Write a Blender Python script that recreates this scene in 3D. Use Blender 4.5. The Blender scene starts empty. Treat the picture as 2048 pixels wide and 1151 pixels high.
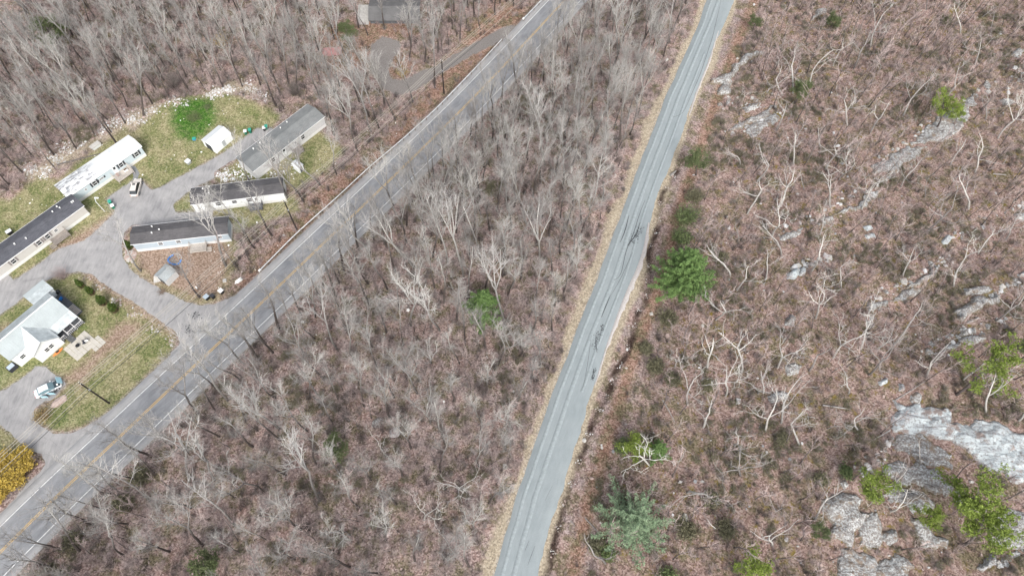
import bpy, bmesh, math, random
import numpy as np
from mathutils import Vector, Matrix, Euler
R_=math.radians
C=bpy.context.scene.collection
SC=bpy.context.scene
# ---------------------------------------------------------------- camera
FPX,CH=1366.0,120.0
NADX,NADY=970.0,1320.0
_dx,_dy=NADX-1024,NADY-575.5
TILT=math.atan(math.hypot(_dx,_dy)/FPX); ROLL=-math.atan2(_dx,_dy)
CM=(Matrix.Rotation(TILT,3,'X')@Matrix.Rotation(ROLL,3,'Z'))
cam=bpy.data.cameras.new('camera'); camo=bpy.data.objects.new('camera',cam); C.objects.link(camo)
camo.location=(0,0,CH); camo.rotation_euler=CM.to_euler()
cam.sensor_width=36; cam.lens=36*FPX/2048; cam.clip_end=6000; cam.clip_start=1
SC.camera=camo
# ---------------------------------------------------------------- world, sun, exposure
SUN_EL,SUN_AZ=44,168          # overcast: weak broad sun
w=bpy.data.worlds.new('World'); SC.world=w; w.use_nodes=True
nt=w.node_tree; nt.nodes.clear()
sky=nt.nodes.new('ShaderNodeTexSky'); sky.sky_type='NISHITA'; sky.sun_disc=False
sky.sun_elevation=R_(SUN_EL); sky.sun_rotation=R_(SUN_AZ); sky.dust_density=4; sky.air_density=1.2
hs=nt.nodes.new('ShaderNodeHueSaturation'); hs.inputs['Saturation'].default_value=0.38
bg=nt.nodes.new('ShaderNodeBackground'); bg.inputs[1].default_value=0.14
wo=nt.nodes.new('ShaderNodeOutputWorld')
nt.links.new(sky.outputs[0],hs.inputs['Color']); nt.links.new(hs.outputs[0],bg.inputs[0]); nt.links.new(bg.outputs[0],wo.inputs[0])
sun=bpy.data.lights.new('sun','SUN'); sun.energy=1.35; sun.angle=R_(20); sun.color=(1,.97,.93)
suno=bpy.data.objects.new('sun',sun); C.objects.link(suno)
suno.rotation_euler=(R_(90-SUN_EL),0,R_(180-SUN_AZ))
vs=SC.view_settings; vs.view_transform='Standard'; vs.look='None'; vs.gamma=1; vs.use_curve_mapping=False
vs.exposure=1.0
SC.cycles.max_bounces=5; SC.cycles.diffuse_bounces=3; SC.cycles.transparent_max_bounces=8
# ---------------------------------------------------------------- pixel of the photograph -> point of the place
_M=np.array(CM)
def W(px,py,z=0.0):
    d=_M@np.array([px-1024.0,575.5-py,-FPX]); s=(z-CH)/d[2]
    return np.array([d[0]*s,d[1]*s])
def P(x,y,z=0.0):
    q=_M.T@np.array([x,y,z-CH]); return 1024+FPX*q[0]/-q[2],575.5-FPX*q[1]/-q[2]
def Wl(pts,z=0.0): return np.array([W(a,b,z) for a,b in pts])
# ---------------------------------------------------------------- noise and masks in numpy
def _hash(ix,iy,seed):
    n=(ix.astype(np.int64)*374761393+iy.astype(np.int64)*668265263+seed*982451653)&0x7fffffff
    n=((n^(n>>13))*1274126177)&0x7fffffff
    return ((n^(n>>16))&0xffff)/65535.0
def vnoise(x,y,sc,seed=0):
    x=x/sc; y=y/sc; ix=np.floor(x); iy=np.floor(y); fx=x-ix; fy=y-iy
    fx=fx*fx*(3-2*fx); fy=fy*fy*(3-2*fy)
    a=_hash(ix,iy,seed);b=_hash(ix+1,iy,seed);c=_hash(ix,iy+1,seed);d=_hash(ix+1,iy+1,seed)
    return (a*(1-fx)+b*fx)*(1-fy)+(c*(1-fx)+d*fx)*fy-.5
def fbm(x,y,sc,seed=0,o=4):
    r=0; a=1
    for i in range(o): r=r+a*vnoise(x,y,sc/2**i,seed+i*7); a*=.5
    return r
def sdist(X,Y,poly):
    """signed distance to a polygon, positive inside"""
    n=len(poly); d=np.full(X.shape,1e9); ins=np.zeros(X.shape,bool)
    for i in range(n):
        ax,ay=poly[i]; bx,by=poly[(i+1)%n]; ex,ey=bx-ax,by-ay; L=ex*ex+ey*ey+1e-12
        t=np.clip(((X-ax)*ex+(Y-ay)*ey)/L,0,1)
        d=np.minimum(d,np.hypot(X-ax-t*ex,Y-ay-t*ey))
        if ay!=by:
            c=((ay>Y)!=(by>Y)); xi=ax+(Y-ay)*ex/(by-ay)
            ins^=c&(X<xi)
    return np.where(ins,d,-d)
def ldist(X,Y,line):
    d=np.full(X.shape,1e9)
    for i in range(len(line)-1):
        ax,ay=line[i]; ex,ey=line[i+1][0]-ax,line[i+1][1]-ay; L=ex*ex+ey*ey+1e-12
        t=np.clip(((X-ax)*ex+(Y-ay)*ey)/L,0,1); d=np.minimum(d,np.hypot(X-ax-t*ex,Y-ay-t*ey))
    return d
def soft(d,w=1.0): return np.clip(d/w*.5+.5,0,1)
# ---------------------------------------------------------------- layout read from the photograph
CR_L=[(1412,0),(1396,50),(1354,145),(1321,217),(1295,288),(1270,353),(1244,425),(1216,495),(1189,570),(1166,631),(1134,708),(1114,761),(1076,864),(1049,944),(1024,1019),(988,1151)]
CR_R=[(1468,0),(1446,50),(1431,85),(1414,132),(1391,192),(1374,237),(1356,288),(1334,345),(1319,385),(1301,438),(1289,488),(1276,538),(1262,576),(1244,621),(1231,656),(1211,701),(1196,756),(1184,788),(1160,864),(1136,934),(1116,1001),(1099,1064),(1078,1151)]
CRL=Wl(CR_L); CRR=Wl(CR_R)
def extend(pl,a,b):
    d0=pl[0]-pl[1]; d0/=np.linalg.norm(d0); d1=pl[-1]-pl[-2]; d1/=np.linalg.norm(d1)
    return np.vstack([pl[0]+d0*a,pl,pl[-1]+d1*b])
def resample(pl,step):
    s=np.r_[0,np.cumsum(np.linalg.norm(np.diff(pl,axis=0),axis=1))]; n=max(2,int(s[-1]/step)); t=np.linspace(0,s[-1],n)
    return np.c_[np.interp(t,s,pl[:,0]),np.interp(t,s,pl[:,1])]
def smooth(pl,k=4):
    for _ in range(k):
        q=pl.copy(); q[1:-1]=(pl[:-2]+2*pl[1:-1]+pl[2:])/4; pl=q
    return pl
CRL=smooth(resample(extend(CRL,60,60),2.0),8); CRR=smooth(resample(extend(CRR,60,60),1.0),2)
YEL=Wl([(1130,0),(1046,91),(941,202),(854,288),(744,395),(674,460),(602,530),(498,629),(400,721),(332,784),(235,878),(155,951),(85,1019),(0,1104)])
YEL=smooth(resample(extend(YEL,70,60),2.0),14)
def offset(pl,d):
    t=np.gradient(pl,axis=0); t/=np.linalg.norm(t,axis=1)[:,None]
    return pl+np.c_[-t[:,1],t[:,0]]*d       # + = to the left of travel
# YEL runs from the top of the photo down to the left; near side = left of travel (+)
MR_N=offset(YEL,5.0); MR_F=offset(YEL,-5.2)
MAINROAD=np.vstack([MR_F,MR_N[::-1]])
COUNTRY=np.vstack([CRL,CRR[::-1]])
LANE=Wl([(519,548),(470,590),(430,608),(400,610),(370,603),(330,583),(290,560),(262,540),(245,515),(243,490),(250,465),(262,450),(300,450),(380,440),(425,432),(425,418),(390,424),(350,425),(345,408),(366,392),(385,377),(430,355),(426,345),(470,318),(520,285),(556,268),(545,256),(515,257),(505,264),(490,275),(450,303),(420,322),(380,343),(340,364),(320,376),(301,380),(286,360),(266,360),(213,397),(232,423),(199,456),(166,483),(116,498),(86,522),(29,561),(0,534),(-45,500),(-60,540),(-30,580),(-40,660),(0,629),(35,604),(64,578),(94,559),(120,548),(162,543),(186,549),(199,561),(229,582),(274,608),(320,641),(352,663),(362,686),(340,706),(360,735),(430,690),(530,600)])
LOWDRIVE=Wl([(227,815),(195,840),(166,856),(137,866),(109,866),(96,860),(72,845),(66,825),(74,812),(88,803),(102,799),(109,792),(133,768),(125,757),(102,743),(90,733),(74,732),(53,749),(12,778),(-60,810),(-60,820),(0,849),(20,864),(35,880),(51,893),(66,903),(86,909),(90,925),(80,945),(62,958),(32,993),(0,1030),(40,1040),(130,960),(250,850)])
FARDRIVE=Wl([(1060,44),(1018,53),(995,60),(970,76),(930,95),(900,115),(868,136),(840,143),(812,160),(785,158),(775,142),(785,120),(800,100),(800,84),(765,72),(742,90),(740,120),(748,150),(765,175),(795,190),(830,182),(860,160),(890,142),(925,122),(960,102),(1000,84),(1030,78),(1050,70)])
PATH=Wl([(257,334),(262,330),(271,333),(278,345),(275,360),(266,362),(266,348),(262,340)])
RDR=Wl([(820,160)]) # anchor
LAWNS=[[(80,350),(118,360),(150,330),(250,255),(262,268),(330,205),(350,200),(400,192),(440,185),(500,200),(560,230),(545,256),(515,257),(450,303),(380,343),(310,382),(286,360),(213,397),(232,423),(166,483),(80,524),(29,561),(15,545),(0,560),(-60,520),(-60,380),(20,400)],
 [(0,628),(94,559),(130,548),(162,543),(199,561),(274,608),(352,663),(345,700),(305,739),(227,815),(166,854),(109,863),(66,830),(109,792),(133,768),(90,733),(12,778),(-60,810),(-60,650)],
 [(0,849),(20,864),(66,903),(50,925),(0,905),(-60,900),(-60,840)],
 [(345,408),(366,392),(385,377),(450,400),(590,390),(600,420),(470,465),(460,440),(425,432),(425,418),(350,425)],
 [(430,355),(500,300),(560,268),(640,262),(690,300),(640,350),(590,380),(560,360),(440,365)],
 [(262,470),(462,470),(480,500),(440,600),(400,612),(330,583),(262,540),(245,515)]]
LUSH=[[(345,215),(380,195),(425,200),(432,225),(425,250),(408,270),(385,283),(360,275),(340,245)],[(0,735),(30,728),(70,735),(53,749),(12,778),(-60,800),(-60,740)],[(96,856),(120,820),(170,830),(166,854),(120,866)],[(250,345),(270,338),(262,352),(175,410),(170,395)],[(345,410),(366,392),(380,400),(390,424),(350,425)],[(110,600),(140,590),(200,660),(160,680),(130,650)]]
DIRT=[[(115,760),(170,725),(230,650),(265,640),(290,655),(200,720),(165,770),(130,765)],[(165,543),(199,552),(352,655),(345,672),(270,622),(200,575)],[(270,470),(440,475),(470,500),(440,590),(395,600),(300,560),(270,530)],[(100,498),(232,423),(236,432),(166,492),(110,510)],[(0,655),(20,650),(15,665),(0,670)],[(87,800),(110,790),(125,760),(133,770),(100,815)]]
REDLEAF=[[(470,590),(560,530),(700,410),(790,300),(880,205),(1010,90),(1040,60),(1060,20),(1000,0),(930,60),(870,160),(760,290),(640,380),(560,470),(480,560)],
 [(640,60),(700,40),(830,40),(840,70),(770,80),(740,110),(700,150),(640,150)],[(756,105),(820,100),(840,130),(800,158),(765,150)]]
DEBRIS=[[(120,300),(170,285),(250,235),(300,205),(360,200),(420,180),(460,160),(520,160),(520,190),(440,192),(345,215),(300,245),(190,300),(140,330),(60,370),(40,350)]]
# verge strips beside the country road
CENTRE_DITCH=Wl([(1356,340),(1341,363),(1326,383),(1316,428),(1319,448),(1306,478),(1296,505),(1301,553),(1294,576),(1289,608),(1271,633),(1266,671),(1249,716),(1231,741),(1221,776),(1206,806),(1191,831),(1165,900),(1148,950),(1134,984),(1122,1030),(1111,1076),(1096,1139),(1080,1190)])
ROCKS=[ # polygon, height, label
 ([(1785,800),(1838,798),(1850,812),(1897,812),(1900,838),(1925,836),(1990,842),(2060,868),(2075,960),(2030,975),(1990,945),(1960,928),(1925,905),(1900,890),(1865,880),(1825,868),(1780,862)],.9,'largest pale granite slab, bare and smooth, on the hillside beside the lime pines'),
 ([(1780,925),(1830,928),(1880,945),(1900,965),(1888,992),(1850,980),(1800,962),(1772,945)],.6,'weathered grey rock ledge directly downhill of the largest granite slab'),
 ([(1645,1000),(1680,990),(1715,998),(1712,1020),(1742,1030),(1720,1060),(1718,1085),(1695,1098),(1678,1080),(1655,1055)],1.0,'cracked grey boulder outcrop with a dark undercut side near the fallen branch'),
 ([(1675,1120),(1690,1100),(1740,1108),(1750,1125),(1735,1165),(1675,1165)],.7,'dark lichened rock at the lower photo edge beside mossy ground'),
 ([(1750,1125),(1790,1108),(1815,1125),(1812,1165),(1745,1165)],.6,'pale pitted rock at the lower photo edge, uphill neighbour of the dark lichened rock'),
 ([(1828,1040),(1850,1038),(1870,1060),(1895,1075),(1880,1095),(1850,1088),(1835,1065)],.5,'low grey rock pavement under the big lime pine'),
 ([(1765,1062),(1790,1058),(1798,1080),(1780,1090),(1766,1078)],.6,'squarish yellow-grey boulder between the mossy patches'),
 ([(1643,445),(1680,424),(1716,403),(1756,380),(1760,388),(1722,418),(1690,432),(1650,452)],.4,'thin rock ledge running downhill from the tall pale forked tree'),
 ([(1741,328),(1775,312),(1811,293),(1881,286),(1860,300),(1820,325),(1790,345),(1755,350)],.5,'long grey ledge in the middle of the upper slope, behind a pale snag'),
 ([(1811,290),(1840,262),(1898,212),(1948,192),(1946,217),(1935,250),(1911,277),(1870,285)],.6,'broad streaked rock rib behind the small lime pine on the upper slope'),
 ([(1803,575),(1840,552),(1876,530),(1866,553),(1846,570),(1815,580)],.6,'wedge shaped white rock pointing uphill in the red leaves'),
 ([(1728,613),(1770,595),(1811,580),(1836,583),(1801,603),(1751,618)],.4,'flat dark streaked ledge just below the wedge shaped white rock'),
 ([(1836,701),(1880,694),(1911,684),(1960,662),(1973,668),(1951,693),(1900,705),(1846,712)],.5,'long flaky grey ledge uphill of the lime pine that stands at the slab'),
 ([(1420,162),(1464,140),(1470,125),(1500,104),(1530,108),(1490,130),(1466,158),(1458,190),(1440,188),(1436,172)],1.2,'jagged dark and white rock cut beside the country road'),
 ([(1450,262),(1490,236),(1536,214),(1540,228),(1500,252),(1460,268)],.4,'low flaky rock step above the road cut'),
 ([(1485,215),(1500,208),(1522,206),(1510,220),(1495,225)],.4,'small pale rock plate above the jagged road cut'),
 ([(1490,262),(1500,252),(1545,232),(1560,240),(1530,262),(1500,278)],.35,'grey stone plate beside the low flaky rock step'),
 ([(1905,625),(1940,605),(1980,590),(2012,578),(2000,600),(1960,620),(1920,642)],1.0,'dark shadowed crag with a deep cleft near the uphill photo edge'),
 ([(1930,578),(1965,572),(1985,580),(1950,592),(1932,590)],.7,'lichen covered boulder above the dark crag'),
 ([(1536,790),(1560,782),(1578,788),(1570,800),(1540,802)],.5,'rounded boulder beside the forked snag at the hillside foot'),
 ([(1573,733),(1590,725),(1604,732),(1598,748),(1576,750)],.6,'pale boulder below the bent hook shaped snag'),
 ([(1568,640),(1578,630),(1588,634),(1590,652),(1568,650)],.7,'grey pyramid boulder alone in the brush'),
 ([(1575,545),(1590,535),(1598,540),(1592,556),(1576,556)],.6,'pale rounded boulder, downhill one of a touching pair'),
 ([(1595,545),(1600,534),(1610,540),(1608,552),(1598,554)],.7,'bright white boulder, uphill one of a touching pair'),
 ([(1728,640),(1740,642),(1748,653),(1738,657),(1730,648)],.5,'flat stone chip behind the slender leaning snag'),
 ([(1918,660),(1930,655),(1938,668),(1925,672)],.6,'small square boulder, first of two below the dark crag'),
 ([(1940,656),(1952,655),(1950,668),(1940,665)],.6,'small angular boulder, second of two below the dark crag'),
 ([(1934,642),(1955,634),(1960,638),(1940,648)],.5,'thin grey slab leaning below the dark crag'),
 ([(1795,768),(1806,768),(1808,782),(1796,782)],.6,'round white boulder above the largest granite slab'),
 ([(1820,790),(1835,784),(1845,792),(1840,806),(1822,802)],.5,'knobbly stone resting at the head of the largest slab'),
 ([(1755,762),(1772,756),(1776,766),(1760,770)],.4,'oval stone among roots downhill of the round white boulder'),
 ([(1618,40),(1632,18),(1650,12),(1648,28),(1632,38)],.6,'upright grey rock fin at the upper photo edge'),
 ([(2020,110),(2032,98),(2048,100),(2040,115)],.5,'grey boulder at the uphill photo edge in the upper woods'),
 ([(1998,200),(2018,196),(2030,205),(2010,212)],.4,'grey boulder below the tall white double snag'),
 ([(2026,428),(2042,424),(2060,430),(2050,440),(2030,438)],.6,'pale boulder at the uphill edge beside the evergreen tuft'),
 ([(1883,482),(1895,470),(1905,476),(1896,488),(1886,488)],.5,'angular stone under the spreading white snag'),
 ([(1726,455),(1738,450),(1746,458),(1736,464)],.4,'flat white stone in the middle slope leaves'),
 ([(1728,472),(1748,466),(1752,474),(1735,480)],.35,'long grey stone just below the flat white stone'),
 ([(2035,548),(2060,540),(2060,552),(2038,556)],.5,'white stone at the uphill edge above the dark crag'),
 ([(1975,1040),(2010,1020),(2060,1030),(2060,1080),(2020,1095),(1985,1080)],.6,'broad pitted ledge at the uphill photo edge behind the big lime pine'),
 ([(1955,1135),(1975,1112),(1992,1105),(1985,1130),(1965,1145)],.7,'dark split boulder at the lower uphill corner'),
 ([(1905,985),(1925,980),(1935,995),(1920,1005),(1905,1000)],.4,'pale stone between the two crowns of the big lime pine'),
 ([(1775,985),(1805,972),(1850,990),(1872,1012),(1840,1020),(1795,1008)],.4,'grey rock floor with leaf pockets between the ledge and the small lime pine'),
 ([(1716,1042),(1755,1030),(1766,1050),(1762,1085),(1722,1094)],.5,'mossy grey rock between the cracked outcrop and the squarish boulder'),
 ([(1800,880),(1835,876),(1880,892),(1905,912),(1898,938),(1850,926),(1808,908)],.4,'rough flaking rock shelf along the lower edge of the largest slab'),
 ([(1560,470),(1585,462),(1610,455),(1590,474),(1565,480)],.3,'thin grey rock plate below the contorted snags'),
 ([(1680,965),(1692,958),(1698,972),(1686,980)],.4,'small grey stone behind the cracked boulder outcrop')]
HOMEBOX=[[(105,372),(255,268),(292,300),(292,312),(155,400)],[(-60,520),(141,387),(182,425),(18,545),(-60,600)],[(470,316),(615,205),(652,250),(506,355)],[(382,376),(567,353),(580,392),(396,422)],[(265,453),(458,430),(466,478),(280,503)],[(86,558),(165,640),(130,700),(35,738),(-60,760),(-60,700)],[(400,280),(438,250),(466,275),(430,308)],[(700,-30),(830,-30),(826,42),(705,42)],[(310,535),(335,515),(365,545),(330,565)]]
# ---------------------------------------------------------------- terrain
def axis(a,b,st,ext):
    inner=np.arange(a,b+st,st); o=[];v=st
    x=b
    while x<ext: v*=1.35; x+=v; o.append(x)
    o2=[];v=st;x=a
    while x>-ext: v*=1.35; x-=v; o2.append(x)
    return np.r_[o2[::-1],inner,o]
GX=axis(-128,132,.47,3500); GY=axis(-3,178,.47,3500)
XX,YY=np.meshgrid(GX,GY)
def pave_d(X,Y):
    d=np.maximum(sdist(X,Y,MAINROAD),sdist(X,Y,COUNTRY))
    for p in (LANE,LOWDRIVE,FARDRIVE): d=np.maximum(d,sdist(X,Y,p))
    return d
def side_country(X,Y):
    """metres uphill of the country road's right edge (positive on the rocky hill)"""
    yy=CRR[:,1]; o=np.argsort(yy); xr=np.interp(Y,yy[o],CRR[o,0]); return (X-xr)*.93
PD=pave_d(XX,YY); HS=side_country(XX,YY)
LW=np.full(XX.shape,-99.)
for p in LAWNS: LW=np.maximum(LW,sdist(XX,YY,Wl(p)))
HB=np.full(XX.shape,-99.)
for p in HOMEBOX: HB=np.maximum(HB,sdist(XX,YY,Wl(p)))
flat=np.clip((-np.maximum(np.maximum(PD,LW*1.0),HB)-1.0)/5.0,0,1); flat=flat*flat*(3-2*flat)
ditch=ldist(XX,YY,CENTRE_DITCH)
hill=np.clip(HS-3.0,0,None); hill=0.085*np.minimum(hill,160)
Z=hill+flat*(fbm(XX,YY,16,3,4)*1.0+fbm(XX,YY,2.4,5,3)*.22)
# rock strata steps on the hill
st=np.clip((HS-8)/10,0,1)
q=(XX*.72-YY*.69)+fbm(XX,YY,12,9,3)*7
Z+=st*.35*np.clip(np.sin(q/3.1)*2.2,-1,1)*np.clip(fbm(XX,YY,14,19,2)*3+.3,0,1)
dn=ditch+vnoise(XX,YY,1.1,4)*.25
Z-=np.where(np.abs(YY)<400,.38*np.exp(-(dn/.42)**2),0)
far_=np.clip((np.hypot(XX,YY-80)-200)/600,0,1); Z=Z*(1-far_*.0)
def bil(A,x,y):
    i=np.clip(np.searchsorted(GX,x)-1,0,len(GX)-2); j=np.clip(np.searchsorted(GY,y)-1,0,len(GY)-2)
    tx=(x-GX[i])/(GX[i+1]-GX[i]); ty=(y-GY[j])/(GY[j+1]-GY[j])
    return (A[j,i]*(1-tx)+A[j,i+1]*tx)*(1-ty)+(A[j+1,i]*(1-tx)+A[j+1,i+1]*tx)*ty
def hf(x,y): return bil(Z,x,y)
def G(px,py):
    z=0
    for _ in range(6):
        x,y=W(px,py,z); z=.3*z+.7*float(hf(x,y))
    return np.array([x,y,float(hf(x,y))])
# ---------------------------------------------------------------- materials
class NT:
    def __init__(s,name,rough=.9,spec=.25):
        s.m=bpy.data.materials.new(name); s.m.use_nodes=True; s.t=s.m.node_tree
        s.b=s.t.nodes['Principled BSDF']; s.b.inputs['Roughness'].default_value=rough; s.b.inputs['Specular IOR Level'].default_value=spec
        s.co=None
    def n(s,t,**k):
        x=s.t.nodes.new(t)
        for a,b in k.items(): setattr(x,a,b)
        return x
    def l(s,a,b): s.t.links.new(a,b)
    def coord(s,kind='Object'):
        if s.co is None: s.co=s.n('ShaderNodeTexCoord').outputs[kind]
        return s.co
    def noise(s,scale,detail=4,rough=.6,vec=None,dist=0):
        x=s.n('ShaderNodeTexNoise'); x.inputs['Scale'].default_value=scale; x.inputs['Detail'].default_value=detail; x.inputs['Roughness'].default_value=rough; x.inputs['Distortion'].default_value=dist
        s.l(vec if vec is not None else s.coord(),x.inputs['Vector']); return x.outputs['Fac']
    def vor(s,scale,vec=None,out='Color',feature='F1'):
        x=s.n('ShaderNodeTexVoronoi'); x.feature=feature; x.inputs['Scale'].default_value=scale; s.l(vec if vec is not None else s.coord(),x.inputs['Vector']); return x.outputs[out]
    def mapv(s,scale=(1,1,1),rot=(0,0,0)):
        x=s.n('ShaderNodeMapping'); x.inputs['Scale'].default_value=scale; x.inputs['Rotation'].default_value=rot; s.l(s.coord(),x.inputs['Vector']); return x.outputs[0]
    def ramp(s,f,stops,interp='LINEAR'):
        x=s.n('ShaderNodeValToRGB'); r=x.color_ramp; r.interpolation=interp
        while len(r.elements)<len(stops): r.elements.new(.5)
        for e,(p,c) in zip(r.elements,stops): e.position=p; e.color=(*c,1) if not isinstance(c,(int,float)) else (c,c,c,1)
        s.l(f,x.inputs[0]); return x.outputs[0]
    def sc(s,v,x):
        if isinstance(v,(int,float)): x.default_value=v
        elif isinstance(v,tuple): x.default_value=(*v,1)
        else: s.l(v,x)
    def math(s,op,a,b=0.0,clamp=False):
        x=s.n('ShaderNodeMath',operation=op,use_clamp=clamp); s.sc(a,x.inputs[0]); s.sc(b,x.inputs[1]); return x.outputs[0]
    def mix(s,f,a,b,mode='MIX'):
        x=s.n('ShaderNodeMix',data_type='RGBA',blend_type=mode); s.sc(f,x.inputs[0]); s.sc(a,x.inputs[6]); s.sc(b,x.inputs[7]); return x.outputs[2]
    def attr(s,name):
        x=s.n('ShaderNodeAttribute'); x.attribute_name=name; y=s.n('ShaderNodeSeparateColor'); s.l(x.outputs['Color'],y.inputs[0]); return y.outputs
    def mask(s,a,noise,w=.18,amp=.7):
        """soft value a in 0..1 broken up by noise"""
        v=s.math('ADD',a,s.math('MULTIPLY',s.math('SUBTRACT',noise,.5),amp))
        x=s.n('ShaderNodeMapRange'); x.inputs[1].default_value=.5-w; x.inputs[2].default_value=.5+w; s.l(v,x.inputs[0]); return x.outputs[0]
    def col(s,c): s.sc(c,s.b.inputs['Base Color']); return s
    def bump(s,h,strength=.5,dist=.1):
        x=s.n('ShaderNodeBump'); x.inputs['Strength'].default_value=strength; x.inputs['Distance'].default_value=dist; s.l(h,x.inputs['Height']); s.l(x.outputs[0],s.b.inputs['Normal']); return s
MAT={}
def flatmat(name,c,rough=.7,var=.12,scale=3.0,metal=0,spec=.3,bump=0):
    k=NT(name,rough,spec); n=k.noise(scale,5,.65); n2=k.noise(scale*9,3)
    f=k.math('ADD',k.math('MULTIPLY',n,.7),k.math('MULTIPLY',n2,.3))
    a=tuple(x*(1-var*1.6) for x in c); b=tuple(min(1,x*(1+var*1.6)) for x in c)
    k.col(k.ramp(f,[(.3,a),(.7,b)])); k.b.inputs['Metallic'].default_value=metal
    if bump: k.bump(n2,bump,.02)
    MAT[name]=k.m; return k.m
# ground: leaf litter, lawns, straw verge, dirt and moss told apart by masks
k=NT('ground',1,.1)
A=k.attr('ma'); B=k.attr('mb')
n05=k.noise(.05,4); n25=k.noise(.22,5,.65); n1=k.noise(1.3,5,.7); n6=k.noise(5.5,4,.75); n14=k.noise(14,3,.7); vv=k.vor(4.2); vs_=k.n('ShaderNodeSeparateColor'); k.l(vv,vs_.inputs[0]); cell=vs_.outputs[0]
fine=k.math('ADD',k.math('MULTIPLY',cell,.5),k.math('MULTIPLY',n14,.5))
leaf=k.ramp(fine,[(.18,(.098,.066,.060)),(.38,(.225,.149,.130)),(.55,(.325,.228,.202)),(.78,(.48,.385,.355))])
leafg=k.ramp(fine,[(.18,(.10,.078,.074)),(.45,(.24,.190,.180)),(.78,(.42,.355,.34))])
base=k.mix(k.ramp(n25,[(.38,0.0),(.62,1.0)]),leaf,leafg)
orange=k.ramp(fine,[(.2,(.10,.058,.042)),(.5,(.255,.155,.118)),(.8,(.41,.295,.24))])
base=k.mix(k.mask(B[1],n1),base,orange)
olive=k.ramp(fine,[(.2,(.050,.048,.028)),(.5,(.125,.112,.062)),(.8,(.23,.205,.13))])
base=k.mix(k.math('MULTIPLY',B[2],k.ramp(n25,[(.38,.15),(.66,.7)])),base,orange)
n_o=k.ramp(k.noise(.30,6,.75),[(.46,0.0),(.60,.85)])
base=k.mix(n_o,base,olive)
mossc=k.ramp(n6,[(.3,(.10,.075,.012)),(.7,(.26,.20,.03))])
n_m=k.math('MULTIPLY',k.ramp(k.noise(.6,5,.75,vec=k.mapv((1,1,1),(0,0,1.2))),[(.57,0.0),(.65,.8)]),B[2])
base=k.mix(n_m,base,mossc)
straw=k.ramp(fine,[(.2,(.21,.175,.13)),(.5,(.345,.295,.22)),(.8,(.50,.44,.345))])
base=k.mix(k.mask(B[0],n1),base,straw)
dirt=k.ramp(fine,[(.2,(.16,.11,.08)),(.5,(.29,.21,.16)),(.8,(.42,.33,.27))])
grass=k.ramp(fine,[(.15,(.125,.118,.065)),(.4,(.23,.215,.115)),(.6,(.32,.295,.17)),(.85,(.46,.42,.28))])
grass2=k.ramp(fine,[(.15,(.06,.082,.032)),(.5,(.155,.175,.07)),(.85,(.30,.295,.15))])
gr=k.mix(k.ramp(n25,[(.42,0.0),(.6,1.0)]),grass,grass2)
gr=k.mix(k.ramp(n1,[(.55,0.0),(.72,.7)]),gr,dirt)
base=k.mix(k.mask(A[0],n1),base,gr)
lush=k.mix(k.ramp(k.noise(.7,5,.7),[(.45,0.0),(.62,.85)]),k.ramp(fine,[(.2,(.02,.07,.01)),(.5,(.055,.15,.02)),(.7,(.10,.19,.04)),(.9,(.22,.27,.11))]),k.ramp(fine,[(.2,(.03,.055,.02)),(.5,(.09,.13,.045)),(.9,(.25,.26,.14))]))
base=k.mix(k.mask(A[1],n1,.25,.8),base,lush)
base=k.mix(k.mask(A[2],n1,.25,.8),base,dirt)
n_s=k.ramp(k.vor(1.3,out='Distance'),[(.05,1.0),(.12,0.0)])
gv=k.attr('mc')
base=k.mix(k.mask(gv[0],n1,.15,.5),base,k.ramp(fine,[(.2,(.16,.15,.14)),(.8,(.42,.41,.40))]))
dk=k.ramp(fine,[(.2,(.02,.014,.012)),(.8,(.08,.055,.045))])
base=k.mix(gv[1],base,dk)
base=k.mix(.5,base,k.ramp(n05,[(.3,(.82,.80,.80)),(.7,(1.1,1.08,1.06))]),'MULTIPLY')
k.col(base); k.bump(k.math('ADD',n6,n14),.9,.12); MAT['ground']=k.m
# asphalt
def asphalt(name,c1,c2,streak,dark,scale=1.0,crack=0.0):
    k=NT(name,.85,.3); a=k.noise(.12*scale,5,.6); b=k.noise(6,4,.7); u=k.attr('uvr')   # u across, v along
    cx=k.n('ShaderNodeCombineXYZ'); k.l(k.math('MULTIPLY',u[0],1.0),cx.inputs[0]); k.l(k.math('MULTIPLY',u[1],1.0),cx.inputs[1])
    m=k.n('ShaderNodeMapping'); m.inputs['Scale'].default_value=(14,.35,1); k.l(cx.outputs[0],m.inputs['Vector'])
    s=k.noise(1.0,5,.6,vec=m.outputs[0])
    base=k.mix(k.ramp(a,[(.3,0.0),(.7,1.0)]),c1,c2)
    base=k.mix(k.ramp(s,[(.35,0.0),(.75,streak)]),base,tuple(x*1.35 for x in c2))
    m2=k.n('ShaderNodeMapping'); m2.inputs['Scale'].default_value=(30,.5,1); m2.inputs['Location'].default_value=(3,9,0); k.l(cx.outputs[0],m2.inputs['Vector'])
    s2=k.noise(1.0,6,.7,vec=m2.outputs[0],dist=.6)
    base=k.mix(k.math('MULTIPLY',k.ramp(s2,[(.63,0.0),(.68,1.0)]),dark),base,(.03,.032,.034))
    base=k.mix(.35,base,k.ramp(b,[(.2,(.75,.75,.75)),(.8,(1.25,1.25,1.25))]),'MULTIPLY')
    if crack:
        v=k.vor(.32,vec=k.noisevec() if 0 else None,out='Distance',feature='DISTANCE_TO_EDGE'); base=k.mix(k.math('MULTIPLY',k.ramp(v,[(.0,1.0),(.012,0.0)]),crack),base,(.06,.06,.065))
    k.col(base); k.bump(b,.3,.01); MAT[name]=k.m
asphalt('asphalt_blue_grey',(.188,.216,.226),(.228,.254,.261),.35,.12)
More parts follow.
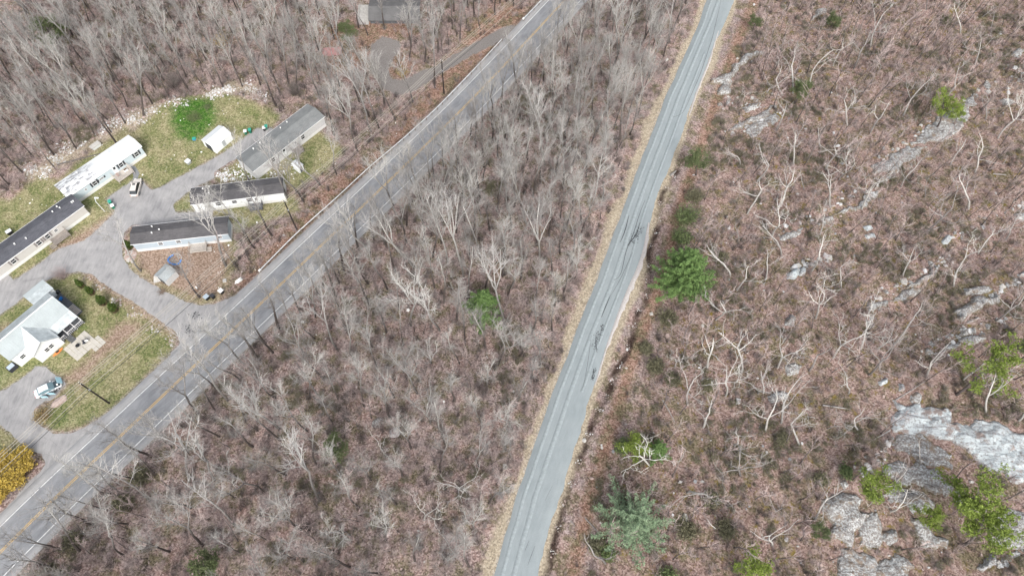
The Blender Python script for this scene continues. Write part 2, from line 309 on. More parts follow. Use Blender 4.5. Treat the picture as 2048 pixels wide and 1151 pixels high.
asphalt('asphalt_main',(.145,.151,.163),(.225,.228,.235),.75,.45)
asphalt('asphalt_shoulder',(.225,.225,.23),(.29,.288,.285),.5,.3,3.0)
asphalt('asphalt_lane',(.18,.178,.182),(.295,.288,.284),.5,.2,3.0,.25)
flatmat('fresh_patch',(.20,.205,.21),.9,.15)
flatmat('tar',(.035,.038,.042),.6,.2)
flatmat('wheel_streak',(.235,.266,.274),.85,.14,2)
flatmat('shoulder',(.26,.26,.265),.95,.2,4)
flatmat('gravel_drive',(.175,.160,.150),.95,.32,4)
flatmat('sand_edge',(.39,.365,.35),.95,.2,4)
def paint(name,c,keep):
    k=NT(name,.7,.3); n=k.noise(2.2,5,.75); k.col(k.mix(k.ramp(n,[(keep,0.0),(keep+.12,1.0)]),c,(.25,.25,.26))); MAT[name]=k.m
paint('white_paint',(.62,.62,.61),.53); paint('yellow_paint',(.60,.39,.12),.56)
# rock
k=NT('rock',.95,.2); v=k.mapv((.42,1.2,1),(0,0,R_(-42)))
s=k.noise(1.1,7,.75,vec=v,dist=.9); l=k.noise(3.2,6,.75); p=k.noise(11,4,.7)
b=k.ramp(s,[(.34,(.025,.022,.022)),(.42,(.22,.215,.21)),(.54,(.40,.41,.405)),(.75,(.54,.555,.545))])
b=k.mix(k.ramp(l,[(.46,.0),(.56,.9)]),b,(.14,.12,.11)); b=k.mix(k.ramp(l,[(.30,.8),(.40,.0)]),b,(.50,.52,.50))
b=k.mix(k.ramp(k.noise(.55,6,.75),[(.53,.0),(.61,.9)]),b,k.ramp(p,[(.3,(.10,.085,.05)),(.7,(.27,.20,.165))]))
b=k.mix(.5,b,k.ramp(p,[(.3,(.6,.6,.6)),(.7,(1.3,1.3,1.3))]),'MULTIPLY')
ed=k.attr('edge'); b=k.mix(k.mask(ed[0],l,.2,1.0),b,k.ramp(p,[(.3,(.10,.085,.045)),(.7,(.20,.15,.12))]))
k.col(b); k.bump(s,.8,.15); MAT['rock']=k.m
k=NT('rock_bright',.95,.2); v=k.mapv((.18,1.1,1),(0,0,R_(-14)))
s=k.noise(1.1,7,.72,vec=v,dist=.6); l=k.noise(2.2,6,.75); p=k.noise(10,4,.7)
b=k.ramp(s,[(.30,(.12,.12,.12)),(.40,(.28,.29,.30)),(.52,(.41,.45,.46)),(.75,(.52,.56,.565))])
b=k.mix(k.ramp(l,[(.50,.0),(.60,.8)]),b,(.17,.16,.155))
b=k.mix(k.ramp(k.noise(.42,6,.75),[(.52,.0),(.60,.85)]),b,(.21,.16,.14))
b=k.mix(.5,b,k.ramp(p,[(.3,(.75,.75,.75)),(.7,(1.2,1.2,1.2))]),'MULTIPLY')
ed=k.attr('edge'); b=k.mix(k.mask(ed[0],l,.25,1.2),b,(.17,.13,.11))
k.col(b); k.bump(s,.8,.15); MAT['rock_bright']=k.m
# bark and foliage
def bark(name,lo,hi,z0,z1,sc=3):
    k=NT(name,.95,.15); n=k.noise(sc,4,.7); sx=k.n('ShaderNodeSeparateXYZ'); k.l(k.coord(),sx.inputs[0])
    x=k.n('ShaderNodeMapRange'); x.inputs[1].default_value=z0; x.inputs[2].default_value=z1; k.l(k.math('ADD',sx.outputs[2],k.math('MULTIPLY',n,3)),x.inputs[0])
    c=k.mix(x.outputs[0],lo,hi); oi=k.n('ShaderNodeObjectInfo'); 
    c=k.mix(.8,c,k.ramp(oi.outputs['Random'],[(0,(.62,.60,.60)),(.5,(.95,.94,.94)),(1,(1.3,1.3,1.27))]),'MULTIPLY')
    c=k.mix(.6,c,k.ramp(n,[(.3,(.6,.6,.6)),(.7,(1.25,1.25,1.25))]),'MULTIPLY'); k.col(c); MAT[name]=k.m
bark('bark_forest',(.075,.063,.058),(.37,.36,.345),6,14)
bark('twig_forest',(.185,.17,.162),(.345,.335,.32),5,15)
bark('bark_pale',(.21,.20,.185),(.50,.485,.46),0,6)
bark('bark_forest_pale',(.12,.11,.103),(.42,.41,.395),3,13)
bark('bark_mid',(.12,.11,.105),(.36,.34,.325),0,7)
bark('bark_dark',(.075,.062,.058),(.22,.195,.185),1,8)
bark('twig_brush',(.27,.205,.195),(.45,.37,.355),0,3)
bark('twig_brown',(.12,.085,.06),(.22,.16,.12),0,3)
def leafm(name,a,b,rough=.6):
    k=NT(name,rough,.25); g=k.n('ShaderNodeNewGeometry').outputs['Random Per Island']; n=k.noise(1.2,3)
    f=k.math('ADD',k.math('MULTIPLY',g,.6),k.math('MULTIPLY',n,.5)); k.col(k.ramp(f,[(.2,a),(.85,b)]))
    k.b.inputs['Subsurface Weight'].default_value=0; MAT[name]=k.m
leafm('needles_lime',(.085,.125,.02),(.25,.32,.065)); leafm('needles_green',(.055,.11,.03),(.21,.32,.11)); leafm('needles_blue',(.085,.15,.085),(.36,.46,.29))
leafm('leaf_olive',(.085,.082,.050),(.21,.20,.125)); leafm('needles_olive',(.055,.075,.03),(.155,.185,.085)); leafm('leaf_green',(.060,.088,.035),(.175,.22,.09)); leafm('cedar',(.025,.05,.012),(.09,.13,.025)); leafm('cedar_brown',(.06,.035,.025),(.12,.07,.05))
leafm('forsythia',(.36,.25,.04),(.60,.45,.11)); leafm('leaf_yellowbrown',(.22,.15,.06),(.42,.33,.16))
# built things
for a in [('white_metal',(.60,.62,.63),.45,.03,.8),('mint_metal',(.34,.375,.38),.4,.08,.5),('mint_metal_dirty',(.41,.445,.45),.5,.22,.9),('white_siding',(.70,.72,.72),.6,.04),('pale_blue_siding',(.46,.53,.56),.6,.04),('cream_siding',(.47,.455,.43),.6,.04),('blue_grey_siding',(.36,.42,.47),.6,.05),('white_skirt',(.62,.62,.61),.6,.08),('grey_skirt',(.50,.50,.50),.7,.12),
  ('shutter_dark',(.04,.042,.05),.6,.1),('shutter_grey',(.22,.20,.195),.6,.1),('frame_white',(.72,.72,.72),.5,.05),('deck_wood',(.27,.24,.215),.85,.2,3),('deck_pale',(.45,.41,.37),.85,.2,3),('deck_dark',(.10,.105,.115),.8,.2),('bin_green',(.015,.14,.085),.5,.1),('bin_lid_green',(.04,.30,.22),.5,.1),('black_plastic',(.02,.021,.023),.5,.1),('white_plastic',(.78,.78,.76),.5,.05),('blue_plastic',(.03,.19,.55),.45,.1),('orange_plastic',(.62,.20,.05),.5,.08),('red_cloth',(.36,.09,.10),.8,.15),
  ('creosote',(.028,.022,.02),.85,.2,4),('wire',(.36,.335,.29),.6,.05),('cable_black',(.035,.035,.038),.6,.05),('galvanised',(.62,.64,.66),.5,.1),('post_wood',(.20,.17,.145),.9,.2),('tyre',(.02,.02,.021),.8,.1),('rim',(.32,.32,.33),.4,.05),('car_beige',(.55,.51,.47),.35,.02),('tarp_faded',(.38,.20,.19),.85,.2),('car_white',(.60,.62,.63),.35,.03),('car_ice',(.36,.58,.66),.35,.06),('engine_dark',(.03,.045,.055),.6,.3,9),('paver',(.43,.405,.36),.85,.1,2),('stone_pink',(.36,.28,.25),.9,.25,3),('concrete_pale',(.40,.385,.36),.9,.22),('grey_metal',(.36,.38,.38),.5,.1),('teal_lamp',(.05,.35,.4),.4,.1)]:
    flatmat(a[0],a[1],a[2],a[3],a[4] if len(a)>4 else 2.5)
def shingle(name,c,rows=5.0,amp=.5,pale=None):
    k=NT(name,.95,.15); v=k.mapv((.6,rows,1)); s=k.noise(1.6,5,.8,vec=v); n=k.noise(.5,4,.6); d=k.noise(9,3)
    b=k.ramp(s,[(.3,tuple(x*(1-amp) for x in c)),(.5,c),(.72,tuple(x*(1+amp) for x in c))]); b=k.mix(k.ramp(n,[(.4,0.0),(.7,.5)]),b,tuple(x*1.5 for x in c))
    if pale: b=k.mix(k.ramp(k.noise(1.4,6,.8),[(.52,0.0),(.6,1.0)]),b,pale)
    b=k.mix(.4,b,k.ramp(d,[(.3,(.7,.7,.7)),(.7,(1.3,1.3,1.3))]),'MULTIPLY'); k.col(b); k.bump(s,.5,.02); MAT[name]=k.m
shingle('shingle_charcoal',(.075,.077,.088)); shingle('shingle_dark',(.085,.082,.085),4); shingle('shingle_green_grey',(.155,.175,.183),5,.3); shingle('shingle_garage',(.115,.113,.113),6,.25); shingle('shed_tin',(.27,.29,.295),2,.2)
k=NT('white_roof_patched',.6,.3); v=k.mapv((.5,1.7,1)); s=k.noise(1.3,6,.8,vec=v); sx=k.n('ShaderNodeSeparateXYZ'); k.l(k.coord(),sx.inputs[0])
m=k.n('ShaderNodeMapRange'); m.inputs[1].default_value=8.5; m.inputs[2].default_value=6.5; k.l(sx.outputs[0],m.inputs[0])
k.col(k.mix(k.math('MULTIPLY',k.ramp(s,[(.46,0.0),(.56,1.0)]),m.outputs[0]),(.62,.64,.65),(.22,.22,.23))); MAT['white_roof_patched']=k.m
shingle('shingle_green_grey',(.165,.172,.172),5,.3)
k=NT('glass',.08,.6); k.col((.02,.025,.03)); MAT['glass']=k.m
k=NT('glass_tint',.1,.5); k.col((.14,.21,.235)); MAT['glass_tint']=k.m
k=NT('water',.05,.5); k.col((.02,.02,.02)); MAT['water']=k.m
M=MAT
# ---------------------------------------------------------------- object helpers
def link(o,parent=None):
    C.objects.link(o)
    if parent is not None: o.parent=parent
    return o
def tag(o,label=None,cat=None,group=None,kind=None):
    if label: o['label']=label
    if cat: o['category']=cat
    if group: o['group']=group
    if kind: o['kind']=kind
    return o
def empty(name,loc,rz=0,label=None,cat=None,group=None,rot=None):
    o=bpy.data.objects.new(name,None); o.empty_display_size=.3; link(o); o.location=[float(v) for v in loc]
    o.rotation_euler=rot if rot is not None else (0,0,rz); return tag(o,label,cat,group)
class MB:
    def __init__(s): s.v=[];s.f=[];s.mi=[];s.cur=0
    def add(s,v,f):
        b=len(s.v); s.v+= [tuple(map(float,p)) for p in v]; s.f+=[tuple(i+b for i in q) for q in f]; s.mi+=[s.cur]*len(f); return s
    def box(s,c,d,rz=0,M_=None):
        x,y,z=d[0]/2,d[1]/2,d[2]/2; vs=[(a*x,b*y,e*z) for a in(-1,1) for b in(-1,1) for e in(-1,1)]
        r=Matrix.Rotation(rz,3,'Z') if M_ is None else M_
        return s.add([Vector(c)+r@Vector(v) for v in vs],[(0,1,3,2),(4,6,7,5),(0,4,5,1),(2,3,7,6),(0,2,6,4),(1,5,7,3)])
    def poly(s,pts): return s.add(pts,[tuple(range(len(pts)))])
    def prism(s,base,top):
        n=len(base); return s.add(list(base)+list(top),[tuple(range(n))[::-1],tuple(range(n,2*n))]+[(i,(i+1)%n,n+(i+1)%n,n+i) for i in range(n)])
    def slab(s,quad,t):
        """plate of thickness t hanging below the given outline"""
        q=[Vector(p) for p in quad]; n=(q[1]-q[0]).cross(q[2]-q[0]).normalized()
        if n.z<0: n=-n
        lo=[p-n*t for p in q]
        return s.prism(lo,q)
    def tube(s,pts,r,sides=6,cap=True):
        pts=[Vector(p) for p in pts]; r=[r]*len(pts) if isinstance(r,(int,float)) else r; b=len(s.v); n=len(pts)
        d0=(pts[1]-pts[0]).normalized(); up=Vector((0,0,1)) if abs(d0.z)<.9 else Vector((1,0,0)); a=d0.cross(up).normalized()
        for i,p in enumerate(pts):
            d=(pts[min(i+1,n-1)]-pts[max(i-1,0)]); d=d.normalized() if d.length>1e-6 else d0
            a=(a-d*a.dot(d)); a=a.normalized() if a.length>1e-6 else d.orthogonal().normalized(); c=d.cross(a)
            for j in range(sides):
                t=2*math.pi*j/sides; s.v.append(tuple(p+(a*math.cos(t)+c*math.sin(t))*r[i]))
        for i in range(n-1):
            for j in range(sides):
                q=(j+1)%sides; s.f.append((b+i*sides+j,b+i*sides+q,b+(i+1)*sides+q,b+(i+1)*sides+j)); s.mi.append(s.cur)
        if cap: s.f+=[tuple(b+j for j in range(sides))[::-1],tuple(b+(n-1)*sides+j for j in range(sides))]; s.mi+=[s.cur]*2
        return s
    def mesh(s,name,mats,smooth=False):
        me=bpy.data.meshes.new(name); me.from_pydata(s.v,[],s.f); 
        for m in (mats if isinstance(mats,(list,tuple)) else [mats]): me.materials.append(m if not isinstance(m,str) else M[m])
        if any(s.mi): me.polygons.foreach_set('material_index',s.mi)
        if smooth: me.polygons.foreach_set('use_smooth',[True]*len(me.polygons))
        me.update(); return me
    def build(s,name,mats,parent=None,smooth=False):
        o=bpy.data.objects.new(name,s.mesh(name,mats,smooth)); return link(o,parent)
def npmesh(name,v,f,mat,attrs=None,smooth=False):
    """fast mesh from numpy arrays (f: triangles or quads)"""
    me=bpy.data.meshes.new(name); v=np.ascontiguousarray(v,dtype=np.float32); f=np.ascontiguousarray(f,dtype=np.int32); k_=f.shape[1]
    me.vertices.add(len(v)); me.vertices.foreach_set('co',v.ravel()); me.loops.add(f.size); me.loops.foreach_set('vertex_index',f.ravel())
    me.polygons.add(len(f)); me.polygons.foreach_set('loop_start',np.arange(0,f.size,k_,dtype=np.int32)); me.polygons.foreach_set('loop_total',np.full(len(f),k_,dtype=np.int32))
    if smooth: me.polygons.foreach_set('use_smooth',np.ones(len(f),bool))
    me.update(calc_edges=True); me.validate()
    for n,a in (attrs or {}).items():
        at=me.attributes.new(n,'FLOAT_COLOR','POINT'); c=np.ones((len(v),4),np.float32); c[:,:a.shape[1]]=a; at.data.foreach_set('color',c.ravel())
    for m in (mat if isinstance(mat,(list,tuple)) else [mat]): me.materials.append(M[m])
    return me
def npobj(name,*a,parent=None,**k): return link(bpy.data.objects.new(name,npmesh(name,*a,**k)),parent)
# ---------------------------------------------------------------- ground sheet
def maskof(polys,wd):
    d=np.full(XX.shape,-99.)
    for p in polys: d=np.maximum(d,sdist(XX,YY,Wl(p)))
    return soft(d,wd)
grassm=soft(LW,2.0); lushm=np.maximum(maskof(LUSH[:1],2.5),.52*maskof(LUSH[1:],3.5)); dirtm=maskof(DIRT,2.5); redm=maskof(REDLEAF,4.0); debm=maskof(DEBRIS,3.0)
# thin grass next to lanes of the park only; straw verge along the country road
dl=np.array([np.inf])
xl=CRL[:,0]; oy=np.argsort(CRL[:,1]); xL=np.interp(YY,CRL[oy,1],xl[oy]); left_d=(xL-XX)*.93
vw=2.7+fbm(XX,YY,7,31,3)*3.2
strawm=np.clip(1-(np.maximum(left_d,0)/vw),0,1)*(left_d>-2)*1.15
strawm=np.maximum(strawm,np.clip(1.15-np.abs(HS)/(2.0+fbm(XX,YY,6,37,3)*1.6),0,1)*(HS>-2))
strawm=np.maximum(strawm,debm*.75)
strawm=np.where(np.abs(YY-80)>130,0,strawm)
edge=np.clip(1-np.abs(PD-(-.15))/.7,0,1)*(HS<-6)*.55
redm=np.maximum(redm,np.clip(1-np.abs(HS-5)/3,0,1)*(HS>0)*.85)
hillm=np.clip((HS-6)/6,0,1)
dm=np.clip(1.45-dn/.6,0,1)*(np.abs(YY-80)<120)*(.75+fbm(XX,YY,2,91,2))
frd=np.abs(np.sign(PD)*0+(-sdist(XX,YY,np.vstack([offset(YEL,-5.15),offset(YEL,5.0)[::-1]]))-.55)); dm=np.clip(np.maximum(dm,np.clip(.75-frd/.6,0,1)*(XX<np.interp(YY,YEL[::-1,1],YEL[::-1,0]))*(YY>52)*.8),0,1)  # guardrail's shadow painted into the ground as a dark strip along the far edge
gx,gy=np.meshgrid(np.arange(len(GX)-1),np.arange(len(GY)-1)); i0=gy*len(GX)+gx
F=np.stack([i0,i0+1,i0+1+len(GX),i0+len(GX)],-1).reshape(-1,4)
V=np.stack([XX,YY,Z],-1).reshape(-1,3)
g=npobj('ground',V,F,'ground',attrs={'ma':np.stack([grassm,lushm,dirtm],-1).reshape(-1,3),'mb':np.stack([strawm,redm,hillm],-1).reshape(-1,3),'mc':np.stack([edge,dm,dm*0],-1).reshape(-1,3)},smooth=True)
tag(g,kind='structure')
# ---------------------------------------------------------------- paved strips
def strip(name,Ls,Rs,z,mat,n=6,parent=None):
    """sheet between two polylines sampled together"""
    L=resample(Ls,1e9 if False else 1.0); m=len(L); s=np.linspace(0,1,m)
    def rs(pl):
        c=np.r_[0,np.cumsum(np.linalg.norm(np.diff(pl,axis=0),axis=1))]; c/=c[-1]; return np.c_[np.interp(s,c,pl[:,0]),np.interp(s,c,pl[:,1])]
    A_=rs(Ls);B_=rs(Rs); t=np.linspace(0,1,n+1)[None,:,None]; Q=A_[:,None]*(1-t)+B_[:,None]*t
    lenv=s*len(L); V=np.concatenate([Q,np.full(Q.shape[:2]+(1,),z)],-1); V[:,0,2]-=.06; V[:,-1,2]-=.06
    V[:,1,:2]=V[:,0,:2]+(V[:,1,:2]-V[:,0,:2])*.08; V[:,-2,:2]=V[:,-1,:2]+(V[:,-2,:2]-V[:,-1,:2])*.08
    uv=np.stack(np.broadcast_arrays(np.linspace(0,1,n+1)[None,:],lenv[:,None]),-1).reshape(-1,2)
    a,b=np.meshgrid(np.arange(n),np.arange(m-1)); i=b*(n+1)+a
    F=np.stack([i,i+1,i+n+2,i+n+1],-1).reshape(-1,4)
    o=npobj(name,V.reshape(-1,3),F,mat,attrs={'uvr':np.c_[uv,uv[:,0]*0]},parent=parent); return tag(o,kind='structure')
def sheet(name,poly,z,mat,jit=.12,parent=None):
    p=resample(np.vstack([poly,poly[:1]]),.7)[:-1]; rng=np.random.default_rng(len(p)); p=p+rng.normal(0,jit,p.shape)*.6
    from mathutils.geometry import delaunay_2d_cdt
    vo,_,fo,*_=delaunay_2d_cdt([Vector(q) for q in p],[],[list(range(len(p)))],1,1e-5)
    bm=bmesh.new(); vs=[bm.verts.new((*q,z)) for q in vo]
    for f in fo: bm.faces.new([vs[j] for j in f])
    bmesh.ops.recalc_face_normals(bm,faces=bm.faces)
    if sum(f.normal.z for f in bm.faces)<0: bmesh.ops.reverse_faces(bm,faces=bm.faces)
    r=bmesh.ops.extrude_edge_only(bm,edges=[e for e in bm.edges if e.is_boundary])
    for v in r['geom']:
        if isinstance(v,bmesh.types.BMVert): v.co.z-=.07
    me=bpy.data.meshes.new(name); bm.to_mesh(me); bm.free(); me.materials.append(M[mat])
    at=me.attributes.new('uvr','FLOAT_COLOR','POINT'); c=np.array([(v.co.x*.13,v.co.y,0,1) for v in me.vertices],np.float32); at.data.foreach_set('color',c.ravel())
    return tag(link(bpy.data.objects.new(name,me),parent),kind='structure')
sheet('side_lane',LANE,.020,'asphalt_lane'); sheet('driveway',LOWDRIVE,.024,'asphalt_lane'); sheet('gravel_driveway',FARDRIVE,.016,'gravel_drive',.25); sheet('footpath',PATH,.028,'fresh_patch')
strip('main_road',MR_F,MR_N,.036,'asphalt_main',8)
CRL=CRL+np.c_[fbm(CRL[:,0],CRL[:,1],3,61,3)*.35,0*CRL[:,0]]
rr=np.random.default_rng(5); jj=np.cumsum(rr.normal(0,.12,len(CRR))); jj-=np.convolve(np.pad(jj,12,'edge'),np.ones(25)/25,'valid')
CRR2=CRR+np.c_[jj+rr.normal(0,.05,len(CRR)),0*jj]
strip('country_road',CRL,CRR2,.036,'asphalt_blue_grey',8)
# painted lines
def line(name,pl,w,z,mat,par=None,s0=None,s1=None):
    q=pl if s0 is None else pl[int(s0*len(pl)):int(s1*len(pl))]
    return strip(name,offset(q,w/2),offset(q,-w/2),z,mat,3)
strip('road_shoulder',offset(YEL,4.98),offset(YEL,3.58),.0405,'asphalt_shoulder',3); strip('road_shoulder',offset(YEL,-3.52),offset(YEL,-5.15),.0405,'asphalt_shoulder',3)
line('edge_line',offset(YEL,3.45),.17,.044,'white_paint'); line('edge_line',offset(YEL,-3.4),.17,.044,'white_paint')
line('centre_line',offset(YEL,.15),.13,.044,'yellow_paint'); line('centre_line',offset(YEL,-.15),.13,.044,'yellow_paint')
def pxstrip(name,pts,w,z,mat):
    pl=smooth(resample(Wl(pts),1.0),3); n=len(pl); ww=w*np.sin(np.linspace(.15,math.pi-.15,n))**.5
    t=np.gradient(pl,axis=0); t/=np.linalg.norm(t,axis=1)[:,None]; nn=np.c_[-t[:,1],t[:,0]]; r_=np.random.default_rng(int(pts[0][0])); wv=ww*(1+r_.normal(0,.28,n)) if w>.3 else ww
    return strip(name,pl+nn*wv[:,None]/2,pl-nn*ww[:,None]/2,z,mat,3)
# worn centre seam, light wheel tracks and the sandy crumbled edge on the country road
def mid(f,a,b):
    L=CRL; s=np.linspace(0,1,120); 
    def rs(pl):
        c=np.r_[0,np.cumsum(np.linalg.norm(np.diff(pl,axis=0),axis=1))]; c/=c[-1]; return np.c_[np.interp(s,c,pl[:,0]),np.interp(s,c,pl[:,1])]
    q=rs(CRL)*(1-f)+rs(CRR)*f; return q[int(a*120):int(b*120)]
for f,a,b,wd in ((.44,.08,.96,.9),(.18,.12,.95,.7),(.72,.30,.66,.6)):
    q=mid(f,a,b); strip('worn_track',offset(q,wd/2),offset(q,-wd/2),.0405,'wheel_streak',3)
pxstrip('sand_edge',[(1437,62),(1420,120),(1404,160),(1390,195),(1378,232)],.5,.046,'sand_edge')
pxstrip('sand_edge',[(1298,445),(1290,500),(1277,540),(1262,572),(1244,615),(1229,655),(1213,695)],1.0,.046,'sand_edge')
pxstrip('sand_edge',[(1215,690),(1203,728),(1190,770)],.35,.050,'sand_edge')
rng=random.Random(3)
def tarline(pts,w): 
    s_=pxstrip('tar_seal',pts,w,.049,'tar')
tarline([(1442,2),(1425,75),(1400,150),(1365,230),(1345,235)],.09); tarline([(1290,400),(1278,430),(1268,465),(1252,500),(1240,560),(1228,560)],.12); tarline([(1258,430),(1248,470),(1240,485)],.18)
tarline([(1280,445),(1272,475),(1262,480),(1255,490)],.2); tarline([(1221,590),(1210,615),(1203,634)],.16); tarline([(1205,648),(1200,672)],.22); tarline([(1192,668),(1188,690),(1194,705)],.2); tarline([(1188,738),(1185,755)],.3); tarline([(1265,505),(1240,560),(1222,590)],.07); tarline([(1183,670),(1175,730),(1165,780)],.06); tarline([(1105,970),(1090,1000)],.08); tarline([(1058,1080),(1050,1100)],.1); tarline([(1070,1090),(1055,1130)],.06)
def crumbs(name,cen,n,sp,sz,mat,z,seed):
    r=random.Random(seed); mb=MB()
    for _ in range(n):
        t=r.random(); c=np.array(cen[0])*(1-t)+np.array(cen[1])*t; p=W(c[0]+r.gauss(0,sp),c[1]+r.gauss(0,sp)); a=r.random()*6; s=sz*(.4+r.random())
        m=r.randint(4,6); mb.prism([(p[0]+s*math.cos(a+6.28*i/m)*(.6+.5*r.random()),p[1]+1.6*s*math.sin(a+6.28*i/m),z-.003) for i in range(m)],[(p[0]+.8*s*math.cos(a+6.28*i/m),p[1]+1.3*s*math.sin(a+6.28*i/m),z+.004) for i in range(m)])
    return tag(mb.build(name,mat),kind='stuff')
crumbs('tar_patch',((1283,455),(1262,490)),120,3.4,.075,'tar',.052,1); crumbs('tar_patch',((1206,650),(1187,695)),100,3,.07,'tar',.052,2); crumbs('tar_patch',((1190,738),(1184,758)),50,2,.07,'tar',.052,3)
crumbs('tar_patch',((370,650),(390,672)),40,4,.09,'tar',.056,4); crumbs('tar_patch',((385,628),(397,634)),30,4,.09,'tar',.056,5)
# ---------------------------------------------------------------- rocks
HSf=lambda x,y: float(bil(HS,np.array(x),np.array(y)))
ROCKD=np.full(XX.shape,-99.)
def rock(pxpoly,h,label,i):
    poly=np.array([G(a,b)[:2] for a,b in pxpoly]); poly=poly.mean(0)+(poly-poly.mean(0))*(1.0 if i==0 else 1.06 if np.ptp(poly[:,0])*np.ptp(poly[:,1])>60 else 1.22); area=np.ptp(poly[:,0])*np.ptp(poly[:,1])
    p=resample(np.vstack([poly,poly[:1]]),.5)[:-1]; rng=np.random.default_rng(i+1)
    p=p+rng.normal(0,.12 if area>12 else .05,p.shape)+(np.c_[fbm(p[:,0],p[:,1],2.2,i,3),fbm(p[:,0],p[:,1],2.2,i+40,3)]*(1.6 if area>30 else .5))
    st=.55 if area>150 else (.4 if area>30 else .22)
    x0,y0=p.min(0);x1,y1=p.max(0); gx,gy=np.meshgrid(np.arange(x0,x1,st),np.arange(y0,y1,st)); q=np.c_[gx.ravel(),gy.ravel()]; q=q+rng.uniform(-.3,.3,q.shape)*st
    d=sdist(q[:,0],q[:,1],p); q=q[d>st*.6]
    from mathutils.geometry import delaunay_2d_cdt
    pts=[Vector(a) for a in p]+[Vector(a) for a in q]
    vo,_,fo,*_=delaunay_2d_cdt(pts,[],[list(range(len(p)))],1,1e-5)
    vo=np.array([tuple(v) for v in vo]); d=np.maximum(sdist(vo[:,0],vo[:,1],p),0); dn_=d/max(d.max(),.01)
    a=R_(-40); u=vo[:,0]*math.cos(a)-vo[:,1]*math.sin(a); v_=vo[:,0]*math.sin(a)+vo[:,1]*math.cos(a)
    z=hf(vo[:,0],vo[:,1]); w_=np.clip(d/(.35+.15*h),0,1)
    lay=np.floor(fbm(u,v_*2.2,3.0,i,3)*4+.5)/4
    top=h*(.35+.65*np.clip(dn_*1.6,0,1))*(.75+.3*lay)+fbm(vo[:,0],vo[:,1],1.3,i+3,3)*.3*min(1,h)
    top=top*1.5; z=z+np.where(d<=.01,-.25,w_*np.maximum(top,.10))
    V=np.c_[vo,z]; bm=bmesh.new(); vs=[bm.verts.new(t) for t in V]
    for f in fo:
        try: bm.faces.new([vs[j] for j in f])
        except Exception: pass
    bmesh.ops.recalc_face_normals(bm,faces=bm.faces); 
    if sum(f.normal.z for f in bm.faces)<0: bmesh.ops.reverse_faces(bm,faces=bm.faces)
    be=[e for e in bm.edges if e.is_boundary]; r=bmesh.ops.extrude_edge_only(bm,edges=be)
    for v in r['geom']:
        if isinstance(v,bmesh.types.BMVert): v.co.z-=1.0
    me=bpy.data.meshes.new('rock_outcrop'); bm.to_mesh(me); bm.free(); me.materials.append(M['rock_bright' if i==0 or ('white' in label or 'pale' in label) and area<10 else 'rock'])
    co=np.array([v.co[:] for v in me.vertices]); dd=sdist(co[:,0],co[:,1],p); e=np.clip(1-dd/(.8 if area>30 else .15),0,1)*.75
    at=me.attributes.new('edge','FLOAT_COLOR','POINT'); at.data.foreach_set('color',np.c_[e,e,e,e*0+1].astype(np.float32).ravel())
    tag(link(bpy.data.objects.new('rock_outcrop' if area>8 else 'boulder',me)),label,'rock')
    global ROCKD; ROCKD=np.maximum(ROCKD,sdist(XX,YY,poly))
for i,(pp,h,lb) in enumerate(ROCKS): rock(pp,h,lb,i)
# ---------------------------------------------------------------- tree shapes
def wander(p,d,L,r0,r1,n,wob,up,rng):
    pts=[Vector(p)]; rs=[r0]; d=Vector(d).normalized()
    for i in range(n):
        d=(d+Vector((rng.gauss(0,wob),rng.gauss(0,wob),rng.gauss(0,wob)*.6+up))*.8).normalized()
        pts.append(pts[-1]+d*L/n); rs.append(r0+(r1-r0)*((i+1)/n)**.8)
    return pts,rs,d
def side_dir(d,ang,az):
    d=d.normalized(); a=d.orthogonal().normalized(); b=d.cross(a); return (d*math.cos(ang)+(a*math.cos(az)+b*math.sin(az))*math.sin(ang)).normalized()
def at(pts,t):
    x=t*(len(pts)-1); i=min(int(x),len(pts)-2); return pts[i].lerp(pts[i+1],x-i),(pts[i+1]-pts[i]).normalized()
def forest_tree(seed,H=17,forks=1,clear=.42,limbs=15,spread=1.0,twig=1.0,th=1.0):
    rng=random.Random(seed); T=MB(); K=MB(); stems=[]
    tp,tr,_=wander((0,0,-.3),(0,0,1),H*(.97 if forks==1 else .5),.21,.05 if forks==1 else .13,9,.07,.05,rng)
    T.tube(tp,tr,6); 
    if forks==1: stems=[(tp,tr,clear)]
    else:
        for f in range(forks):
            dd=side_dir(Vector((0,0,1)),.22+.18*rng.random(),f*6.28/forks+rng.random())
            q,r,_=wander(tp[-1],dd,H*.5,.12,.03,6,.10,.10,rng); T.tube(q,r,5); stems.append((q,r,.08))
    nl=limbs//len(stems)
    for sp,sr,c0 in stems:
        for i in range(nl):
            t=c0+(1-c0)*((i+rng.random())/nl)**.85; t=min(t,.98); p,d=at(sp,t); L=H*min(.40*(1-.62*max(0,(t-.3)/.7)),(1.04-t)*.95)*(.6+.5*rng.random())*(.85+.15*spread)
            dd=side_dir(Vector((0,0,1)),(.24+.34*rng.random())*spread,i*2.4+rng.random()*1.2)
            q,r,_=wander(p,dd,L,(.055 if L>2 else .04)*th,.016*th,5,.10,.07,rng); K.tube(q,r,4,False)
            for j in range(int(3+L*1.7)):
                p2,d2=at(q,.2+.8*rng.random()); l2=min(L,4)*(.18+.27*rng.random()); q2,r2,_=wander(p2,side_dir(d2,.35+.5*rng.random(),rng.random()*6.28),l2*1.15,.028*th,.012*th,3,.14,.10,rng); K.tube(q2,r2,3,False)
                for m in range(int((2.2+l2*2.6)*twig)):
                    p3,d3=at(q2,.2+.8*rng.random()); q3,r3,_=wander(p3,side_dir(d3,.4+.6*rng.random(),rng.random()*6.28),.5+.9*rng.random(),.013,.006,2,.16,.13,rng); K.tube(q3,r3,3,False)
    return T,K
